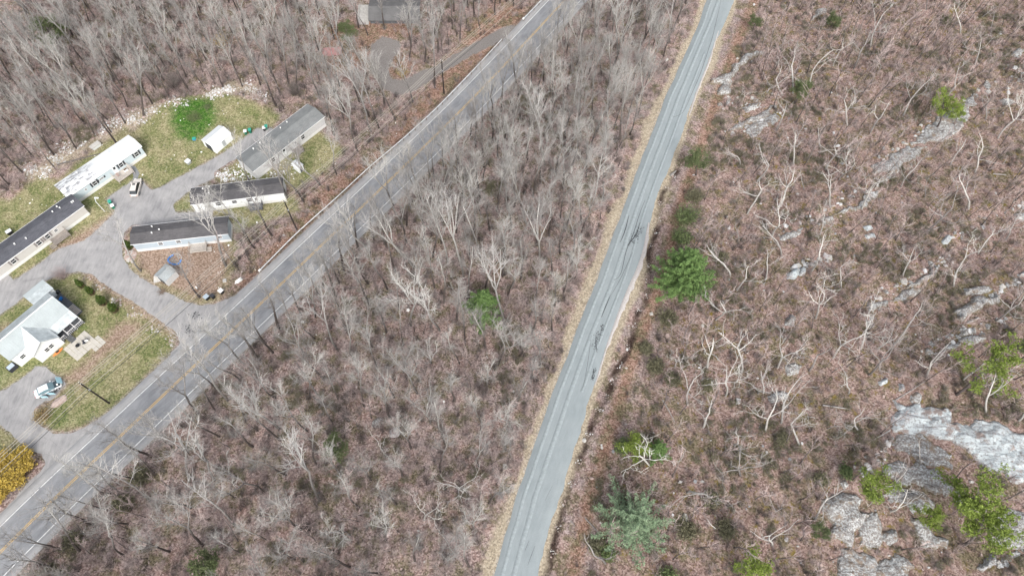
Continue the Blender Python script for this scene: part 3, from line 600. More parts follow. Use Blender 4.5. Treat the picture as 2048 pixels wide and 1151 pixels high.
def crooked_tree(seed,H=8,dead=False,flat=1.0):
    rng=random.Random(seed); T=MB(); K=MB(); f=.35+.3*rng.random()
    tp,tr,d=wander((0,0,-.3),(rng.gauss(0,.12),rng.gauss(0,.12),1),H*f+.3,.135,.085,5,.12,.02,rng); T.tube(tp,tr,7)
    n=rng.randint(1,3); q,r,_=wander(tp[-1],side_dir(Vector((0,0,1)),.3,rng.random()*6),H*(.9-f),.085,.022,6,.20,.08,rng); T.tube(q,r,6,False); stems=[(q,.13)]
    for i in range(n):
        p,_=at(tp,.7+.3*rng.random()); L=H*(.30+.22*rng.random())
        q,r,_=wander(p,side_dir(Vector((0,0,1)),.6+.6*rng.random()*flat,i*6.28/n+rng.random()),L,.058,.018,6,.22,.09,rng); K.tube(q,r,5,False); stems.append((q,.1))
    for q,r0 in stems:
        for j in range(rng.randint(2,4)):
            t=.25+.75*rng.random(); p,d=at(q,t); l=H*(.12+.16*rng.random()); q2,r2,_=wander(p,side_dir(d,.6+.6*rng.random(),rng.random()*6.28),l,.032*(1.2-t*.5),.011,4,.26,.12,rng); K.tube(q2,r2,4,False)
            for m in range(rng.randint(2,4) if not dead else 1):
                p3,d3=at(q2,.3+.7*rng.random()); q3,r3,_=wander(p3,side_dir(d3,.5+.5*rng.random(),rng.random()*6.28),.5+.7*rng.random(),.017,.008,3,.26,.1,rng); K.tube(q3,r3,3,False)
                if not dead:
                    for _ in range(2):
                        p4,d4=at(q3,.2+.8*rng.random()); q4,r4,_=wander(p4,side_dir(d4,.7,rng.random()*6.28),.3+.4*rng.random(),.016,.008,2,.3,.1,rng); K.tube(q4,r4,3,False)
    return T,K
def sapling(seed,H=6):
    rng=random.Random(seed); T=MB(); K=MB(); tp,tr,_=wander((0,0,-.2),(0,0,1),H,.09,.03,7,.07,.05,rng); T.tube(tp,tr,5)
    for i in range(12):
        p,d=at(tp,.35+.64*rng.random()); q,r,_=wander(p,side_dir(d,.6+.3*rng.random(),rng.random()*6.28),.7+1.2*rng.random(),.026,.01,3,.15,.12,rng); K.tube(q,r,3,False)
        for j in range(4):
            p2,d2=at(q,.3+.7*rng.random()); q2,r2,_=wander(p2,side_dir(d2,.6,rng.random()*6.28),.3+.5*rng.random(),.015,.007,2,.2,.1,rng); K.tube(q2,r2,3,False)
    return T,K
def tuft(mb,p,n,size,rng,flat=1.0,lift=0.0,el=1.0):
    for _ in range(n):
        d=Vector((rng.gauss(0,1),rng.gauss(0,1),rng.gauss(0,flat)+lift)).normalized(); a=d.orthogonal().normalized(); b=d.cross(a); t=rng.random()*6.28; s_=a*math.cos(t)+b*math.sin(t)
        L=size*(.6+.8*rng.random()); w_=L*.30*el; o=Vector(p)+Vector((rng.gauss(0,1),rng.gauss(0,1),rng.gauss(0,1)))*size*.35
        i=len(mb.v); mb.v+=[tuple(o-s_*w_),tuple(o+s_*w_),tuple(o+d*L)]; mb.f.append((i,i+1,i+2)); mb.mi.append(0)
def pitch_pine(seed,H=7,lean=(0,0),dens=1.0,rad=1.0):
    rng=random.Random(seed); T=MB(); K=MB(); tp,tr,_=wander((0,0,-.3),(lean[0],lean[1],1),H,.19,.05,7,.10,.04,rng); T.tube(tp,tr,7)
    for i in range(12):
        t=.38+.6*(i+rng.random())/12; p,d=at(tp,t); L=H*rad*(.47-.3*(t-.35))*(.6+.6*rng.random())
        q,r,_=wander(p,side_dir(Vector((0,0,1)),1.0+.3*rng.random(),i*2.4+rng.random()),L,.06,.02,4,.2,.07,rng); T.tube(q,r,4,False)
        for j in range(6):
            c,_=at(q,.35+.65*(j+rng.random())/6); c=c+Vector((rng.gauss(0,.25),rng.gauss(0,.25),rng.gauss(0,.18)+.1))
            for m in range(int(16*dens)): tuft(K,c+Vector((rng.gauss(0,.30),rng.gauss(0,.30),rng.gauss(0,.2))),9,.15,rng,.7,.5)
    c=tp[-1]
    for m in range(int(40*dens)): tuft(K,c+Vector((rng.gauss(0,.4),rng.gauss(0,.4),rng.gauss(0,.4))),9,.15,rng,.7,.5)
    return T,K
def whorl_pine(seed,H=10,R=3.4,droop=.0,whorls=11,per=6,sz=.19,n=12,gap=.25):
    rng=random.Random(seed); T=MB(); K=MB(); tp,tr,_=wander((0,0,-.3),(0,0,1),H,.2,.03,8,.03,.05,rng); T.tube(tp,tr,7)
    for i in range(whorls):
        t=.12+.86*i/whorls; prof=(1-t)**.75*1.05+.08; az0=rng.random()*6.28
        for j in range(per):
            p,_=at(tp,min(.99,t+rng.gauss(0,.012))); L=R*prof*(.65+.5*rng.random()); q,r,_=wander(p,side_dir(Vector((0,0,1)),1.25-.45*t-droop,az0+j*6.28/per+rng.gauss(0,.2)),L,.04,.012,4,.08,.05,rng); T.tube(q,r,3,False)
            for m in range(int(L*3.6)+2):
                s=gap+(1-gap)*(m+rng.random())/(int(L*3.6)+2); c,d=at(q,min(s,.99)); w_=.42*(1.15-s)*L*.20+.07
                for e in range(4): tuft(K,c+Vector((rng.gauss(0,w_),rng.gauss(0,w_),rng.gauss(0,.10))),n,sz,rng,.5,.35,.75)
    for m in range(10): tuft(K,tp[-1]+Vector((rng.gauss(0,.15),rng.gauss(0,.15),rng.gauss(-.2,.2))),n,sz,rng,.6,.6)
    return T,K
def twig_bush(seed,R=.8,H=1.2,n=16,leaves=0,lsz=.12,r0=.02,flat=.6):
    rng=random.Random(seed); K=MB(); Lf=MB()
    for i in range(n):
        a=rng.random()*6.28; o=Vector((math.cos(a),math.sin(a),0))*R*.25*rng.random(); d=Vector((math.cos(a)*.9*rng.random()*R/H,math.sin(a)*.9*rng.random()*R/H,1))
        q,r,_=wander(o,d,H*(.6+.5*rng.random()),r0,r0*.4,3,.16,.02,rng); K.tube(q,r,3,False)
        for j in range(4):
            p,dd=at(q,.25+.75*rng.random()); q2,r2,_=wander(p,side_dir(dd,.6+.5*rng.random(),rng.random()*6.28),H*(.25+.25*rng.random()),r0*.6,r0*.3,2,.2,.05,rng); K.tube(q2,r2,3,False)
        if leaves:
            for j in range(leaves): 
                p,_=at(q,.3+.7*rng.random()); tuft(Lf,p+Vector((rng.gauss(0,1),rng.gauss(0,1),rng.gauss(0,flat)))*R*.22,4,lsz,rng,.8,.4,1.3)
    return K,Lf
def merged(mb1,m1,mb2,m2,name):
    z=MB(); z.add(mb1.v,mb1.f); z.cur=1; z.add(mb2.v,mb2.f); return z.mesh(name,[m1,m2])
# variants: (trunk mesh, crown mesh, height)
def variants(fn,args,mt,mk):
    out=[]
    for a in args:
        T,K=fn(**a); out.append((T.mesh('trunk',mt),K.mesh('crown',mk),a.get('H',8)))
    return out
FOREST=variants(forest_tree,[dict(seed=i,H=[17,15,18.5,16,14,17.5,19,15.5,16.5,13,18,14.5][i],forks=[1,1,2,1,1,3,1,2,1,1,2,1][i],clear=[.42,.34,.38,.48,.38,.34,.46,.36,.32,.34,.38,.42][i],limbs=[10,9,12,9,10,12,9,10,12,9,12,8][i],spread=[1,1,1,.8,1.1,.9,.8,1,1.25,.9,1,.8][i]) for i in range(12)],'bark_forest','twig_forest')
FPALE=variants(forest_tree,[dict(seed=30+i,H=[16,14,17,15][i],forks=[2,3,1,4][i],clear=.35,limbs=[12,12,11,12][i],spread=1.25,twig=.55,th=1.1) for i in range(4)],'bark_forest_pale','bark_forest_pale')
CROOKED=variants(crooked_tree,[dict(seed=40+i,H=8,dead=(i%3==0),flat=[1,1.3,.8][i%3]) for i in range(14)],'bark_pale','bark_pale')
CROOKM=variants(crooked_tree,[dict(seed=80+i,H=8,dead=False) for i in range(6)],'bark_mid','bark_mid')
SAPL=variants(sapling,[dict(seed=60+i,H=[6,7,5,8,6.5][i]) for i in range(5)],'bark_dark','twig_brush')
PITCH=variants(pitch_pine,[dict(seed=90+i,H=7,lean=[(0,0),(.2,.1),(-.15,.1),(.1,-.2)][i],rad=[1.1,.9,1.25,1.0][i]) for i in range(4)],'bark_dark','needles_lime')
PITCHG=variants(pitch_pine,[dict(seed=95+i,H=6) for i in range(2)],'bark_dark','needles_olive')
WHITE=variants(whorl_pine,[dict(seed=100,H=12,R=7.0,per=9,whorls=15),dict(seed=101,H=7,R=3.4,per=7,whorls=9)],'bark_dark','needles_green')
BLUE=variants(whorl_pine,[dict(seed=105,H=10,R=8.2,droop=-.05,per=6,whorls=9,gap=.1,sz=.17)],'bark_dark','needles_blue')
SP=[]
def scaled(me_h,H): return H/me_h
def plant(name,var,x,y,H,rz,lean=(0,0),label=None,cat='tree',group=None,z=None):
    T,K,h=var; s=H/h; z=float(hf(x,y)) if z is None else z
    o=bpy.data.objects.new(name,None); C.objects.link(o); o.location=(x,y,z)
    o.rotation_euler=(Matrix.Rotation(math.atan(lean[0]),4,'Y')@Matrix.Rotation(-math.atan(lean[1]),4,'X')@Matrix.Rotation(rz,4,'Z')).to_euler(); o.scale=(s,s,s)
    a=bpy.data.objects.new('trunk',T); a.parent=o; C.objects.link(a); b=bpy.data.objects.new('crown',K); b.parent=o; C.objects.link(b)
    tag(o,label,cat,group); return o
def fit(base,top,cap=20):
    """height and lean of a tree seen from base to top in the photograph"""
    g0=G(*base); best=None
    for H in np.arange(2.5,cap,.25):
        t=W(top[0],top[1],g0[2]+H*.93)-g0[:2]; c=math.hypot(t[0]+.10*H*(1 if g0[0]>20 else 0),t[1])/H+abs(H-(8 if g0[0]>25 else 16))*.004
        if best is None or c<best[0]: best=(c,H,t/H)
    _,H,l=best; m=math.hypot(*l); 
    mx=.30 if cap>12 else .34
    if m>mx: l=l*mx/m
    return g0,H,l
TREES=[]   # every individual tree: (object, base pixel, kind, label or None)
def place(name,var,base,top,label,rz=None,cat='tree',seed=0,cap=None,Hf=None):
    g0,H,l=fit(base,top,cap or (13 if name!='bare_tree' else 19))
    if Hf: H=Hf; l=l*.4
    r=random.Random(int(base[0]*7+base[1])); o=plant(name,var,g0[0],g0[1],H,r.random()*6.28 if rz is None else rz,(l[0],l[1]),label,cat); TREES.append((o,base,name,label)); SP.append((g0[0],g0[1])); return o
# ---------------------------------------------------------------- trees placed one by one
rt=random.Random(12)
HILL=[((1741,265),(1776,190)),((1806,232),(1833,130)),((1696,250),(1698,165)),((1706,137),(1716,45)),((1921,67),(1936,-5)),((1971,240),(1986,170)),((1883,210),(1946,95)),((1618,172),(1646,100)),((1566,190),(1563,115)),((1551,262),(1556,190)),((1586,187),(1606,90)),((1741,95),(1776,-5)),((1666,132),(1676,78)),((1996,277),(2043,140)),
((1561,413),(1563,288)),((1678,360),(1686,293)),((1661,415),(1652,328)),((1723,418),(1736,300)),((1801,373),(1818,308)),((1848,465),(1896,388)),((1938,418),(1946,320)),((1950,345),(1995,270)),((1608,380),(1611,335)),((1563,510),(1548,410)),((1623,540),(1643,435)),((1683,576),(1686,520)),((1636,580),(1618,530)),((1908,573),(1936,458)),((1956,508),(1965,450)),((1806,553),(1823,493)),
((1631,636),(1635,550)),((1721,698),(1743,590)),((1786,688),(1843,596)),((1666,715),(1691,641)),((1753,698),(1778,656)),((1736,748),(1748,653)),((1698,786),(1731,743)),((1853,751),(1856,651)),((1618,741),(1626,676)),((1563,846),(1583,696)),((1716,858),(1743,803)),((1973,823),(2021,736)),((2036,841),(2050,751)),
((1376,808),(1384,701)),((1484,743),(1491,633)),((1451,791),(1459,706)),((1414,736),(1400,680)),((1516,786),(1494,731)),((1406,853),(1400,785)),((1531,861),(1491,791)),((1301,929),(1279,870)),((1481,949),(1440,864)),((1374,984),(1391,936)),((1545,1090),(1500,1000)),((1211,1126),(1190,1080)),
((1461,550),(1449,470)),((1494,428),(1509,350)),((1514,363),(1519,293)),((1474,580),(1482,510)),((1781,1021),(1785,975)),((1631,1039),(1640,995)),((1983,1089),(1988,1045)),((1586,330),(1572,230)),((1545,470),(1540,380)),((1530,560),(1525,500)),((1555,735),(1550,670)),((1640,470),(1660,420)),((1990,640),(2010,560)),((1925,760),(1950,700)),((1760,1000),(1745,960)),((1840,930),(1850,880)),((1480,330),(1478,270)),((1430,640),(1415,590)),((1600,890),(1590,830)),((1470,890),(1460,840)),((1950,130),(1965,60)),((1650,340),(1640,270)),((2010,480),(2030,410)),((1900,330),(1915,270))]
for i,(b,t) in enumerate(HILL): place('crooked_tree',(CROOKED+CROOKM[:2])[(i*5)%16],b,t,None)
MIDP=[((717,533),(657,430)),((742,508),(695,420)),((782,463),(740,380)),((847,405),(795,315)),((922,335),(885,250)),((827,533),(760,440)),((899,535),(855,360)),((927,553),(890,370)),((969,543),(945,420)),((697,668),(640,560)),((879,661),(840,575)),((822,651),(780,565)),((674,698),(615,600)),((607,716),(575,640)),((834,786),(800,700)),((862,726),(850,680)),((1340,85),(1330,-10)),((1236,110),(1238,-10)),((1104,205),(1100,80)),((1240,290),(1238,130)),((1090,330),(1075,200)),((640,1000),(560,900)),((470,1050),(400,960)),((405,1090),(340,1010)),((560,880),(500,800)),((1010,650),(985,500)),((1180,420),(1215,330)),((1080,520),(1075,400)),((1050,440),(1030,280)),((160,1100),(100,1010)),((300,1000),(230,920)),((380,960),(310,880)),((455,800),(385,700)),((520,720),(450,640)),((250,1110),(190,1040))]
for i,(b,t) in enumerate(MIDP): place('bare_tree',FPALE[i%4] if i%5<3 else FOREST[(i*5)%12],b,t,None)
for i,(b,t,lb) in enumerate((((925,985),(935,930),'bleached star shaped tree near the country road verge in the lower wood'),((848,1040),(850,985),'second bleached star shaped tree, lower in the wood'),((560,860),(520,720),'broad pale fan crowned tree at the lower roadside wood edge'),((770,900),(760,860),'pale snag in the lower wood with bent side limbs'),((430,960),(370,850),'pale roadside tree whose limbs reach over the lower main road'))): place('bare_tree',[CROOKED[1],CROOKED[5],FPALE[3],CROOKED[7],FPALE[1]][i],b,t,lb,Hf=[11,11,16,9,15][i])
for i,(b,t,lb) in enumerate([((791,240),(738,62),'tallest forked roadside tree behind the power lines near the driveway loop'),((870,176),(850,-10),'big tree with dark straight trunk and spreading pale crown beside the pole'),((742,264),(670,110),'wide spreading pale tree between the grey green home and the driveway'),((826,205),(810,110),'white barked dead tree leaning over the curve of the gravel driveway'),((715,302),(660,190),'tall tree at the uphill end of the grey green mobile home'),((759,258),(715,150),'thin dark tree between the wide pale tree and the tallest forked one'),((961,59),(950,-15),'twin dark stemmed tree between the far garage and the main road'),((452,532),(380,405),'large bare tree leaning over the roof of the blue grey mobile home'),((282,542),(210,460),'bare tree standing on the lane bend beside the blue grey home'),((400,595),(345,525),'slender bare tree beside the grey tin shed under the power lines'),((500,365),(470,290),'bare tree between the dark roofed home and the grey green home'),((575,395),(535,300),'tall bare tree at the uphill end of the dark roofed home'),((640,370),(600,290),'bare tree beside the power lines below the grey green home'),((287,232),(262,100),'old gnarled tree with broken limb at the edge of the rubble pile'),((560,190),(530,70),'dark stemmed tree by the woods edge above the light green lawn'),((235,290),(150,180),'bare tree over the rubble strip behind the white roofed home'),((108,310),(40,215),'bare tree left of the white roofed home at the wood edge')]):
    place('bare_tree',(FOREST+FPALE)[[8,0,12,14,5,6,2,13,12,4,12,13,15,11,9,1,7][i]],b,t,lb)
for var,b,t,lb in [(PITCH[0],(1872,258),(1862,170),'lime green pine behind the broad streaked rock rib'),(PITCH[1],(1908,254),(1920,206),'small lime green pine growing out of the broad streaked rock rib'),(PITCH[2],(1912,790),(1945,705),'rounded lime green pine at the upper end of the largest granite slab'),(PITCH[2],(1935,1000),(1950,935),'big lime green pine touching the lower edge of the largest granite slab'),(PITCH[0],(1925,1090),(1940,1010),'biggest lime green pine, just below the one touching the granite slab'),(PITCH[0],(1735,990),(1715,930),'bushy lime green pine downhill of the grey ledge'),(PITCH[1],(1825,1035),(1820,970),'small lime pine among pale dead branches between the rocks'),(PITCHG[0],(2040,720),(2050,660),'green pine at the uphill photo edge above the forked snag'),(PITCH[3],(1500,1165),(1502,1105),'yellow green pine at the lower edge of the photo'),(PITCHG[1],(1632,1075),(1630,1035),'small dark green pine beside the cracked boulder outcrop'),(PITCHG[0],(1590,205),(1605,150),'olive green pine behind the contorted pale trees'),(PITCH[3],(1272,905),(1272,845),'lime green pine beside the ditch, low on the hillside'),(PITCHG[1],(1660,60),(1655,0),'dark green pine beside the upright rock fin'),(PITCHG[1],(1505,60),(1495,10),'isolated grey green pine near the top of the country road'),
  (PITCHG[0],(700,95),(695,55),'dark evergreen in front of the far garage'),(PITCHG[1],(130,110),(115,60),'yellow green pine deep in the far woods'),(PITCHG[1],(683,900),(675,855),'green pine in the lower part of the woods between the roads'),(PITCHG[0],(425,1140),(420,1090),'dark green pine near the lower edge under bare trees')]:
    place('pine_tree',var,b,t,lb,cat='pine tree',Hf={1872:9,1908:5,1912:11,1935:11,1925:12,1735:8.5,1825:6.5,2040:7,1500:8,1632:4,1590:6.5,1272:7,1660:5,1505:4.5,683:6,425:7,700:6.5,130:9}.get(b[0]))
place('pine_tree',WHITE[0],(1360,585),(1350,478),'big dense green white pine beside the ditch of the country road',cat='pine tree',Hf=12.5)
place('pine_tree',PITCHG[0],(1392,350),(1396,310),'dark pine tuft farthest up the row along the ditch',cat='pine tree')
place('pine_tree',WHITE[1],(968,640),(960,570),'bright green pine alone in the woods between the two roads',cat='pine tree',Hf=10)
place('spruce_tree',BLUE[0],(1262,1065),(1272,1000),'blue green star shaped spruce below the lime pines at the ditch',cat='spruce',Hf=10)
place('pine_tree',WHITE[1],(1312,910),(1302,850),'dark green pine beside the lime green one at the ditch',cat='pine tree',Hf=5.5)
# ---------------------------------------------------------------- trees filled in where the woods stand
def d_at(A,x,y): return float(bil(A,np.array(x),np.array(y)))
def inview(x,y,z=0,m=20):
    a,b=P(x,y,z); return -m<a<2048+m and -m<b<1151+m
def free(x,y,dmin):
    for a,b in SP:
        if (a-x)**2+(b-y)**2<dmin*dmin: return False
    return True
fill=[];sap=[];crk=[]
rf=random.Random(77)
for _ in range(30000):
    x=rf.uniform(-126,130); y=rf.uniform(0,176); hs=d_at(HS,x,y); z=float(hf(x,y))
    if not inview(x,y,z,60): continue
    pd=d_at(PD,x,y); lw=d_at(LW,x,y); hb=d_at(HB,x,y)
    if hb>-2.0 or lw>-1.0: continue
    if hs<-7:
        if pd>-1.6 or hs>-10.5: continue
        px,py=P(x,y,z)
        # the bank between guardrail and park is nearly treeless; garage clearing too
        dr=np.min(np.hypot(YEL[:,0]-x,YEL[:,1]-y)); 
        farside= (x < np.interp(y,YEL[::-1,1],YEL[::-1,0]))
        if farside and dr<9.5: continue
        
        if 640<px<850 and py<170 and rf.random()<.8: continue
        dm_=3.5 if farside else (2.6 if pd>-4.5 else 3.3+1.2*max(0,min(1,(py-450)/450)))
        if free(x,y,dm_): SP.append((x,y)); fill.append((x,y,z,px,py))
    elif hs>9:
        if d_at(ROCKD,x,y)>-.5: continue
        px,py=P(x,y,z)
        if rf.random()<.45:
            if free(x,y,5.0): SP.append((x,y)); crk.append((x,y,z,px,py))
        elif free(x,y,2.5): SP.append((x,y)); sap.append((x,y,z,px,py))
# the largest in the picture are things of their own, the rest one mass
def size(q): return math.hypot(P(q[0],q[1],q[2]+14)[0]-q[3],P(q[0],q[1],q[2]+14)[1]-q[4])*1366/math.dist((q[0],q[1]),(0,0)) if 0 else (1 if (0<q[3]<2048 and 10<q[4]<1170) else 0)*(1000/math.sqrt(q[0]**2+q[1]**2+120**2))
fill.sort(key=lambda q:-size(q)); nbt=sum(1 for t in TREES if t[2]=='bare_tree'); NI=300-nbt
for q in fill[:NI]:
    H=rf.uniform(13,18); o=plant('bare_tree',FOREST[rf.randrange(12)],q[0],q[1],H,rf.random()*6.28,(rf.gauss(0,.05),rf.gauss(0,.05)),None); TREES.append((o,(q[3],q[4]),'bare_tree',None))
REST=fill[NI:]
for q in crk:
    if not(-5<q[3]<2060 and -5<q[4]<1170): continue
    H=rf.uniform(4.5,8.5); v=(CROOKM*2+CROOKED[:6])[rf.randrange(18)] ; o=plant('crooked_tree',v,q[0],q[1],H,rf.random()*6.28,(-.10+rf.gauss(0,.1),rf.gauss(0,.08)),None); TREES.append((o,(q[3],q[4]),'crooked_tree',None))
sp_=[q for q in sap if -5<q[3]<2060 and -5<q[4]<1170]; rf.shuffle(sp_)
for q in sp_[:290]:
    o=plant('sapling',SAPL[rf.randrange(5)],q[0],q[1],rf.uniform(5,10.5),rf.random()*6.28,(-.08+rf.gauss(0,.06),rf.gauss(0,.06)),None); TREES.append((o,(q[3],q[4]),'sapling',None))
print('trees',len(fill),len(crk),len(sap),nbt)
# ---------------------------------------------------------------- masses: geometry-node scatter
def scatter(name,meshes,pts,rots,scl,idx,label=None):
    me=bpy.data.meshes.new(name); me.vertices.add(len(pts)); me.vertices.foreach_set('co',np.asarray(pts,np.float32).ravel())
    for n,t,a in (('rot','FLOAT_VECTOR',rots),('scl','FLOAT',scl),('pick','INT',idx)):
        at_=me.attributes.new(n,t,'POINT'); at_.data.foreach_set('vector' if t=='FLOAT_VECTOR' else 'value',np.asarray(a,np.int32 if t=='INT' else np.float32).ravel())
    o=link(bpy.data.objects.new(name,me)); tag(o,label,kind='stuff')
    ng=bpy.data.node_groups.new(name,'GeometryNodeTree'); ng.interface.new_socket('Geometry',in_out='INPUT',socket_type='NodeSocketGeometry'); ng.interface.new_socket('Geometry',in_out='OUTPUT',socket_type='NodeSocketGeometry')
    N=ng.nodes; L=ng.links; gi=N.new('NodeGroupInput'); go=N.new('NodeGroupOutput'); ip=N.new('GeometryNodeInstanceOnPoints'); jg=N.new('GeometryNodeGeometryToInstance')
    srcs=[]
    for m_ in meshes:
        so=bpy.data.objects.new(name+'_source',m_); oi=N.new('GeometryNodeObjectInfo'); oi.inputs['Object'].default_value=so; srcs.append(oi)
    for oi in srcs[::-1]: L.new(oi.outputs['Geometry'],jg.inputs[0])
    # each source wrapped as its own instance so that the index picks one
    N.remove(jg); jn=N.new('GeometryNodeJoinGeometry')
    for oi in srcs[::-1]:
        gti=N.new('GeometryNodeGeometryToInstance'); L.new(oi.outputs['Geometry'],gti.inputs[0]); L.new(gti.outputs[0],jn.inputs[0])
    def na(n,t):
        x=N.new('GeometryNodeInputNamedAttribute'); x.data_type=t; x.inputs['Name'].default_value=n; return x.outputs['Attribute']
    L.new(gi.outputs[0],ip.inputs['Points']); L.new(jn.outputs[0],ip.inputs['Instance']); ip.inputs['Pick Instance'].default_value=True
    L.new(na('pick','INT'),ip.inputs['Instance Index']); L.new(na('rot','FLOAT_VECTOR'),ip.inputs['Rotation']); L.new(na('scl','FLOAT'),ip.inputs['Scale']); L.new(ip.outputs[0],go.inputs[0])
    md=o.modifiers.new('scatter','NODES'); md.node_group=ng; return o
rn=np.random.default_rng(8)
def sample(n,xr=(-126,130),yr=(-4,176)): 
    return rn.uniform(xr[0],xr[1],n),rn.uniform(yr[0],yr[1],n)
# undergrowth: fine twiggy brush over the forest floor
BR=[twig_bush(200+i,.8,1.15,13,0,r0=.017)[0].mesh('brush','twig_brush') for i in range(5)]+[twig_bush(210+i,.9,1.5,12,0,r0=.02)[0].mesh('brush','bark_dark') for i in range(1)]+[twig_bush(220,.9,1.2,14,0,r0=.018)[0].mesh('brush','twig_forest')]
x,y=sample(66000); hs=bil(HS,x,y); pd=bil(PD,x,y); lw=bil(LW,x,y); hb=bil(HB,x,y); rk=bil(ROCKD,x,y); sm=bil(strawm,x,y); dn2=bil(debm,x,y); nn=fbm(x,y,9,51,3)+.5
dens=np.where(hs<-6,.38,.42)*np.clip(.35+nn*1.1,0.1,1.2); dens=np.where((hs>-7)&(hs<6.5),.03,dens); rl=bil(redm,x,y); dens=dens*(1-.8*np.clip(rl,0,1)*(hs<-7))
ok=(pd<-1.0)&(lw<-.3)&(hb<-1)&(rk<-.3)&(sm<.5)&(dn2<.6)&(rn.random(len(x))<dens)
x=x[ok];y=y[ok];n=len(x); print('brush',n)
scatter('undergrowth',BR,np.c_[x,y,hf(x,y)-.05],np.c_[rn.normal(0,.15,n),rn.normal(0,.15,n),rn.uniform(0,6.28,n)],rn.uniform(.6,1.7,n)*np.where(bil(HS,x,y)>0,.72,1),rn.integers(0,7,n))
# low evergreen laurel and heath in patches
LB=[merged(*(lambda a:(a[0],'twig_brush',a[1],'leaf_olive'))(twig_bush(300+i,1.0,.7,16,9,.10,r0=.016)),'laurel') for i in range(3)]
x,y=sample(30000); hs=bil(HS,x,y); nn=fbm(x,y,6.5,71,3); lim=np.where(hs>0,.10,.20)
ok=(nn>lim)&(bil(PD,x,y)<-1.5)&(bil(LW,x,y)<-.8)&(bil(HB,x,y)<-1)&(bil(ROCKD,x,y)<-.2)&((hs<-9)|(hs>5.5))&(rn.random(len(x))<.22+np.clip((nn-lim)*2.5,0,.7))&(bil(debm,x,y)<.5)&((bil(redm,x,y)<.4)|(hs>0))
x=x[ok];y=y[ok];n=len(x); print('laurel',n)
scatter('heath',LB,np.c_[x,y,hf(x,y)-.05],np.c_[rn.normal(0,.12,n),rn.normal(0,.12,n),rn.uniform(0,6.28,n)],rn.uniform(.45,1.35,n),rn.integers(0,3,n))
# the rest of the wood, beyond the 300 trees above
FM=[]
for T,K,h in FOREST[:8]:
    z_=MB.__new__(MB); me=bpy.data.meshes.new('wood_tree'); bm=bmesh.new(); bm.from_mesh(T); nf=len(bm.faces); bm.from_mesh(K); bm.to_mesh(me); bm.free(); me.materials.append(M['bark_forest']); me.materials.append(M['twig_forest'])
    mi=np.ones(len(me.polygons),np.int32); mi[:nf]=0; me.polygons.foreach_set('material_index',mi); FM.append(me)
q=np.array([(a[0],a[1],a[2]-.1) for a in REST])
# woods go on outside the frame
x,y=sample(5200,(-190,175),(-25,235)); hs=(x-np.interp(y,CRR[::-1,1],CRR[::-1,0])); ye=np.interp(y,YEL[::-1,1],YEL[::-1,0]); px,py=zip(*[P(a,b) for a,b in zip(x,y)]); px=np.array(px);py=np.array(py)
inside=(px>-60)&(px<2108)&(py>-60)&(py<1211)
ok=~inside&(np.abs(x-ye)>13)&((hs<-12)|(hs>8))&~((x<-60)&(y<75)&(y>-25)&(x<ye))
q=np.vstack([q,np.c_[x[ok],y[ok],hf(x[ok],y[ok])-.1]]); n=len(q); print('rest',n,len(REST))
sc=rn.uniform(.72,1.0,n)*np.where((q[:,0]-np.interp(q[:,1],CRR[::-1,1],CRR[::-1,0]))>0,.5,1)
scatter('woods',FM,q,np.c_[rn.normal(0,.05,n),rn.normal(0,.05,n),rn.uniform(0,6.28,n)],sc,rn.integers(0,8,n))
# slender understory stems too many to count
SM=[]
for T,K,h in SAPL:
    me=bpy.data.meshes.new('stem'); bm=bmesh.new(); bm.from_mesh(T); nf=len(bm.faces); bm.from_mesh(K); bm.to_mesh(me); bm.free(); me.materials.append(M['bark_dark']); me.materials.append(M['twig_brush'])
    mi=np.ones(len(me.polygons),np.int32); mi[:nf]=0; me.polygons.foreach_set('material_index',mi); SM.append(me)
x,y=sample(9000); hs=bil(HS,x,y); nn=fbm(x,y,14,151,3)+.5
ok=(bil(PD,x,y)<-1.8)&(bil(LW,x,y)<-1)&(bil(HB,x,y)<-2)&(bil(ROCKD,x,y)<-.4)&((hs<-9.5)|(hs>9))&(bil(debm,x,y)<.5)&((bil(redm,x,y)<.4)|(hs>0))&(rn.random(len(x))<np.where(hs>0,.26*np.clip((y-20)/60,.4,1.4),.34)*np.clip(nn*1.8,.2,1.5))
x=x[ok];y=y[ok];n=len(x); print('stems',n)
scatter('understory_stems',SM,np.c_[x,y,hf(x,y)-.05],np.c_[rn.normal(0,.08,n),rn.normal(-.0,.08,n)-np.where(bil(HS,x,y)>0,.06,0),rn.uniform(0,6.28,n)],rn.uniform(.55,1.35,n),rn.integers(0,5,n))
# ---------------------------------------------------------------- litter of stones, debris
def chips(name,n,fn,smin,smax,mats,seed,zoff=0.0,flat=.5):
    r=random.Random(seed); mb=MB(); c=0
    while c<n:
        p=fn(r)
        if p is None: continue
        c+=1; s=r.uniform(smin,smax)*(1+1.1*(r.random()**6)); z=float(hf(p[0],p[1]))+zoff; m=r.randint(4,6); a=r.random()*6.28; b=[];t=[]; e=.5+r.random()
        for i in range(m):
            th=a+6.28*i/m; k_=.7+.5*r.random(); b.append((p[0]+s*k_*math.cos(th),p[1]+s*k_*math.sin(th)*e,z-.05)); t.append((p[0]+s*k_*.75*math.cos(th),p[1]+s*k_*.75*math.sin(th)*e,z+s*flat*(.6+.6*r.random())))
        mb.cur=r.randrange(len(mats)); mb.prism(b,t)
    o=mb.build(name,mats); return tag(o,kind='stuff')
def around(cs):
    def f(r):
        c=r.choice(cs); p=W(r.gauss(c[0],c[2]),r.gauss(c[1],c[3]))
        if d_at(PD,p[0],p[1])>-.4 or d_at(HB,p[0],p[1])>.2: return None
        return p
    return f
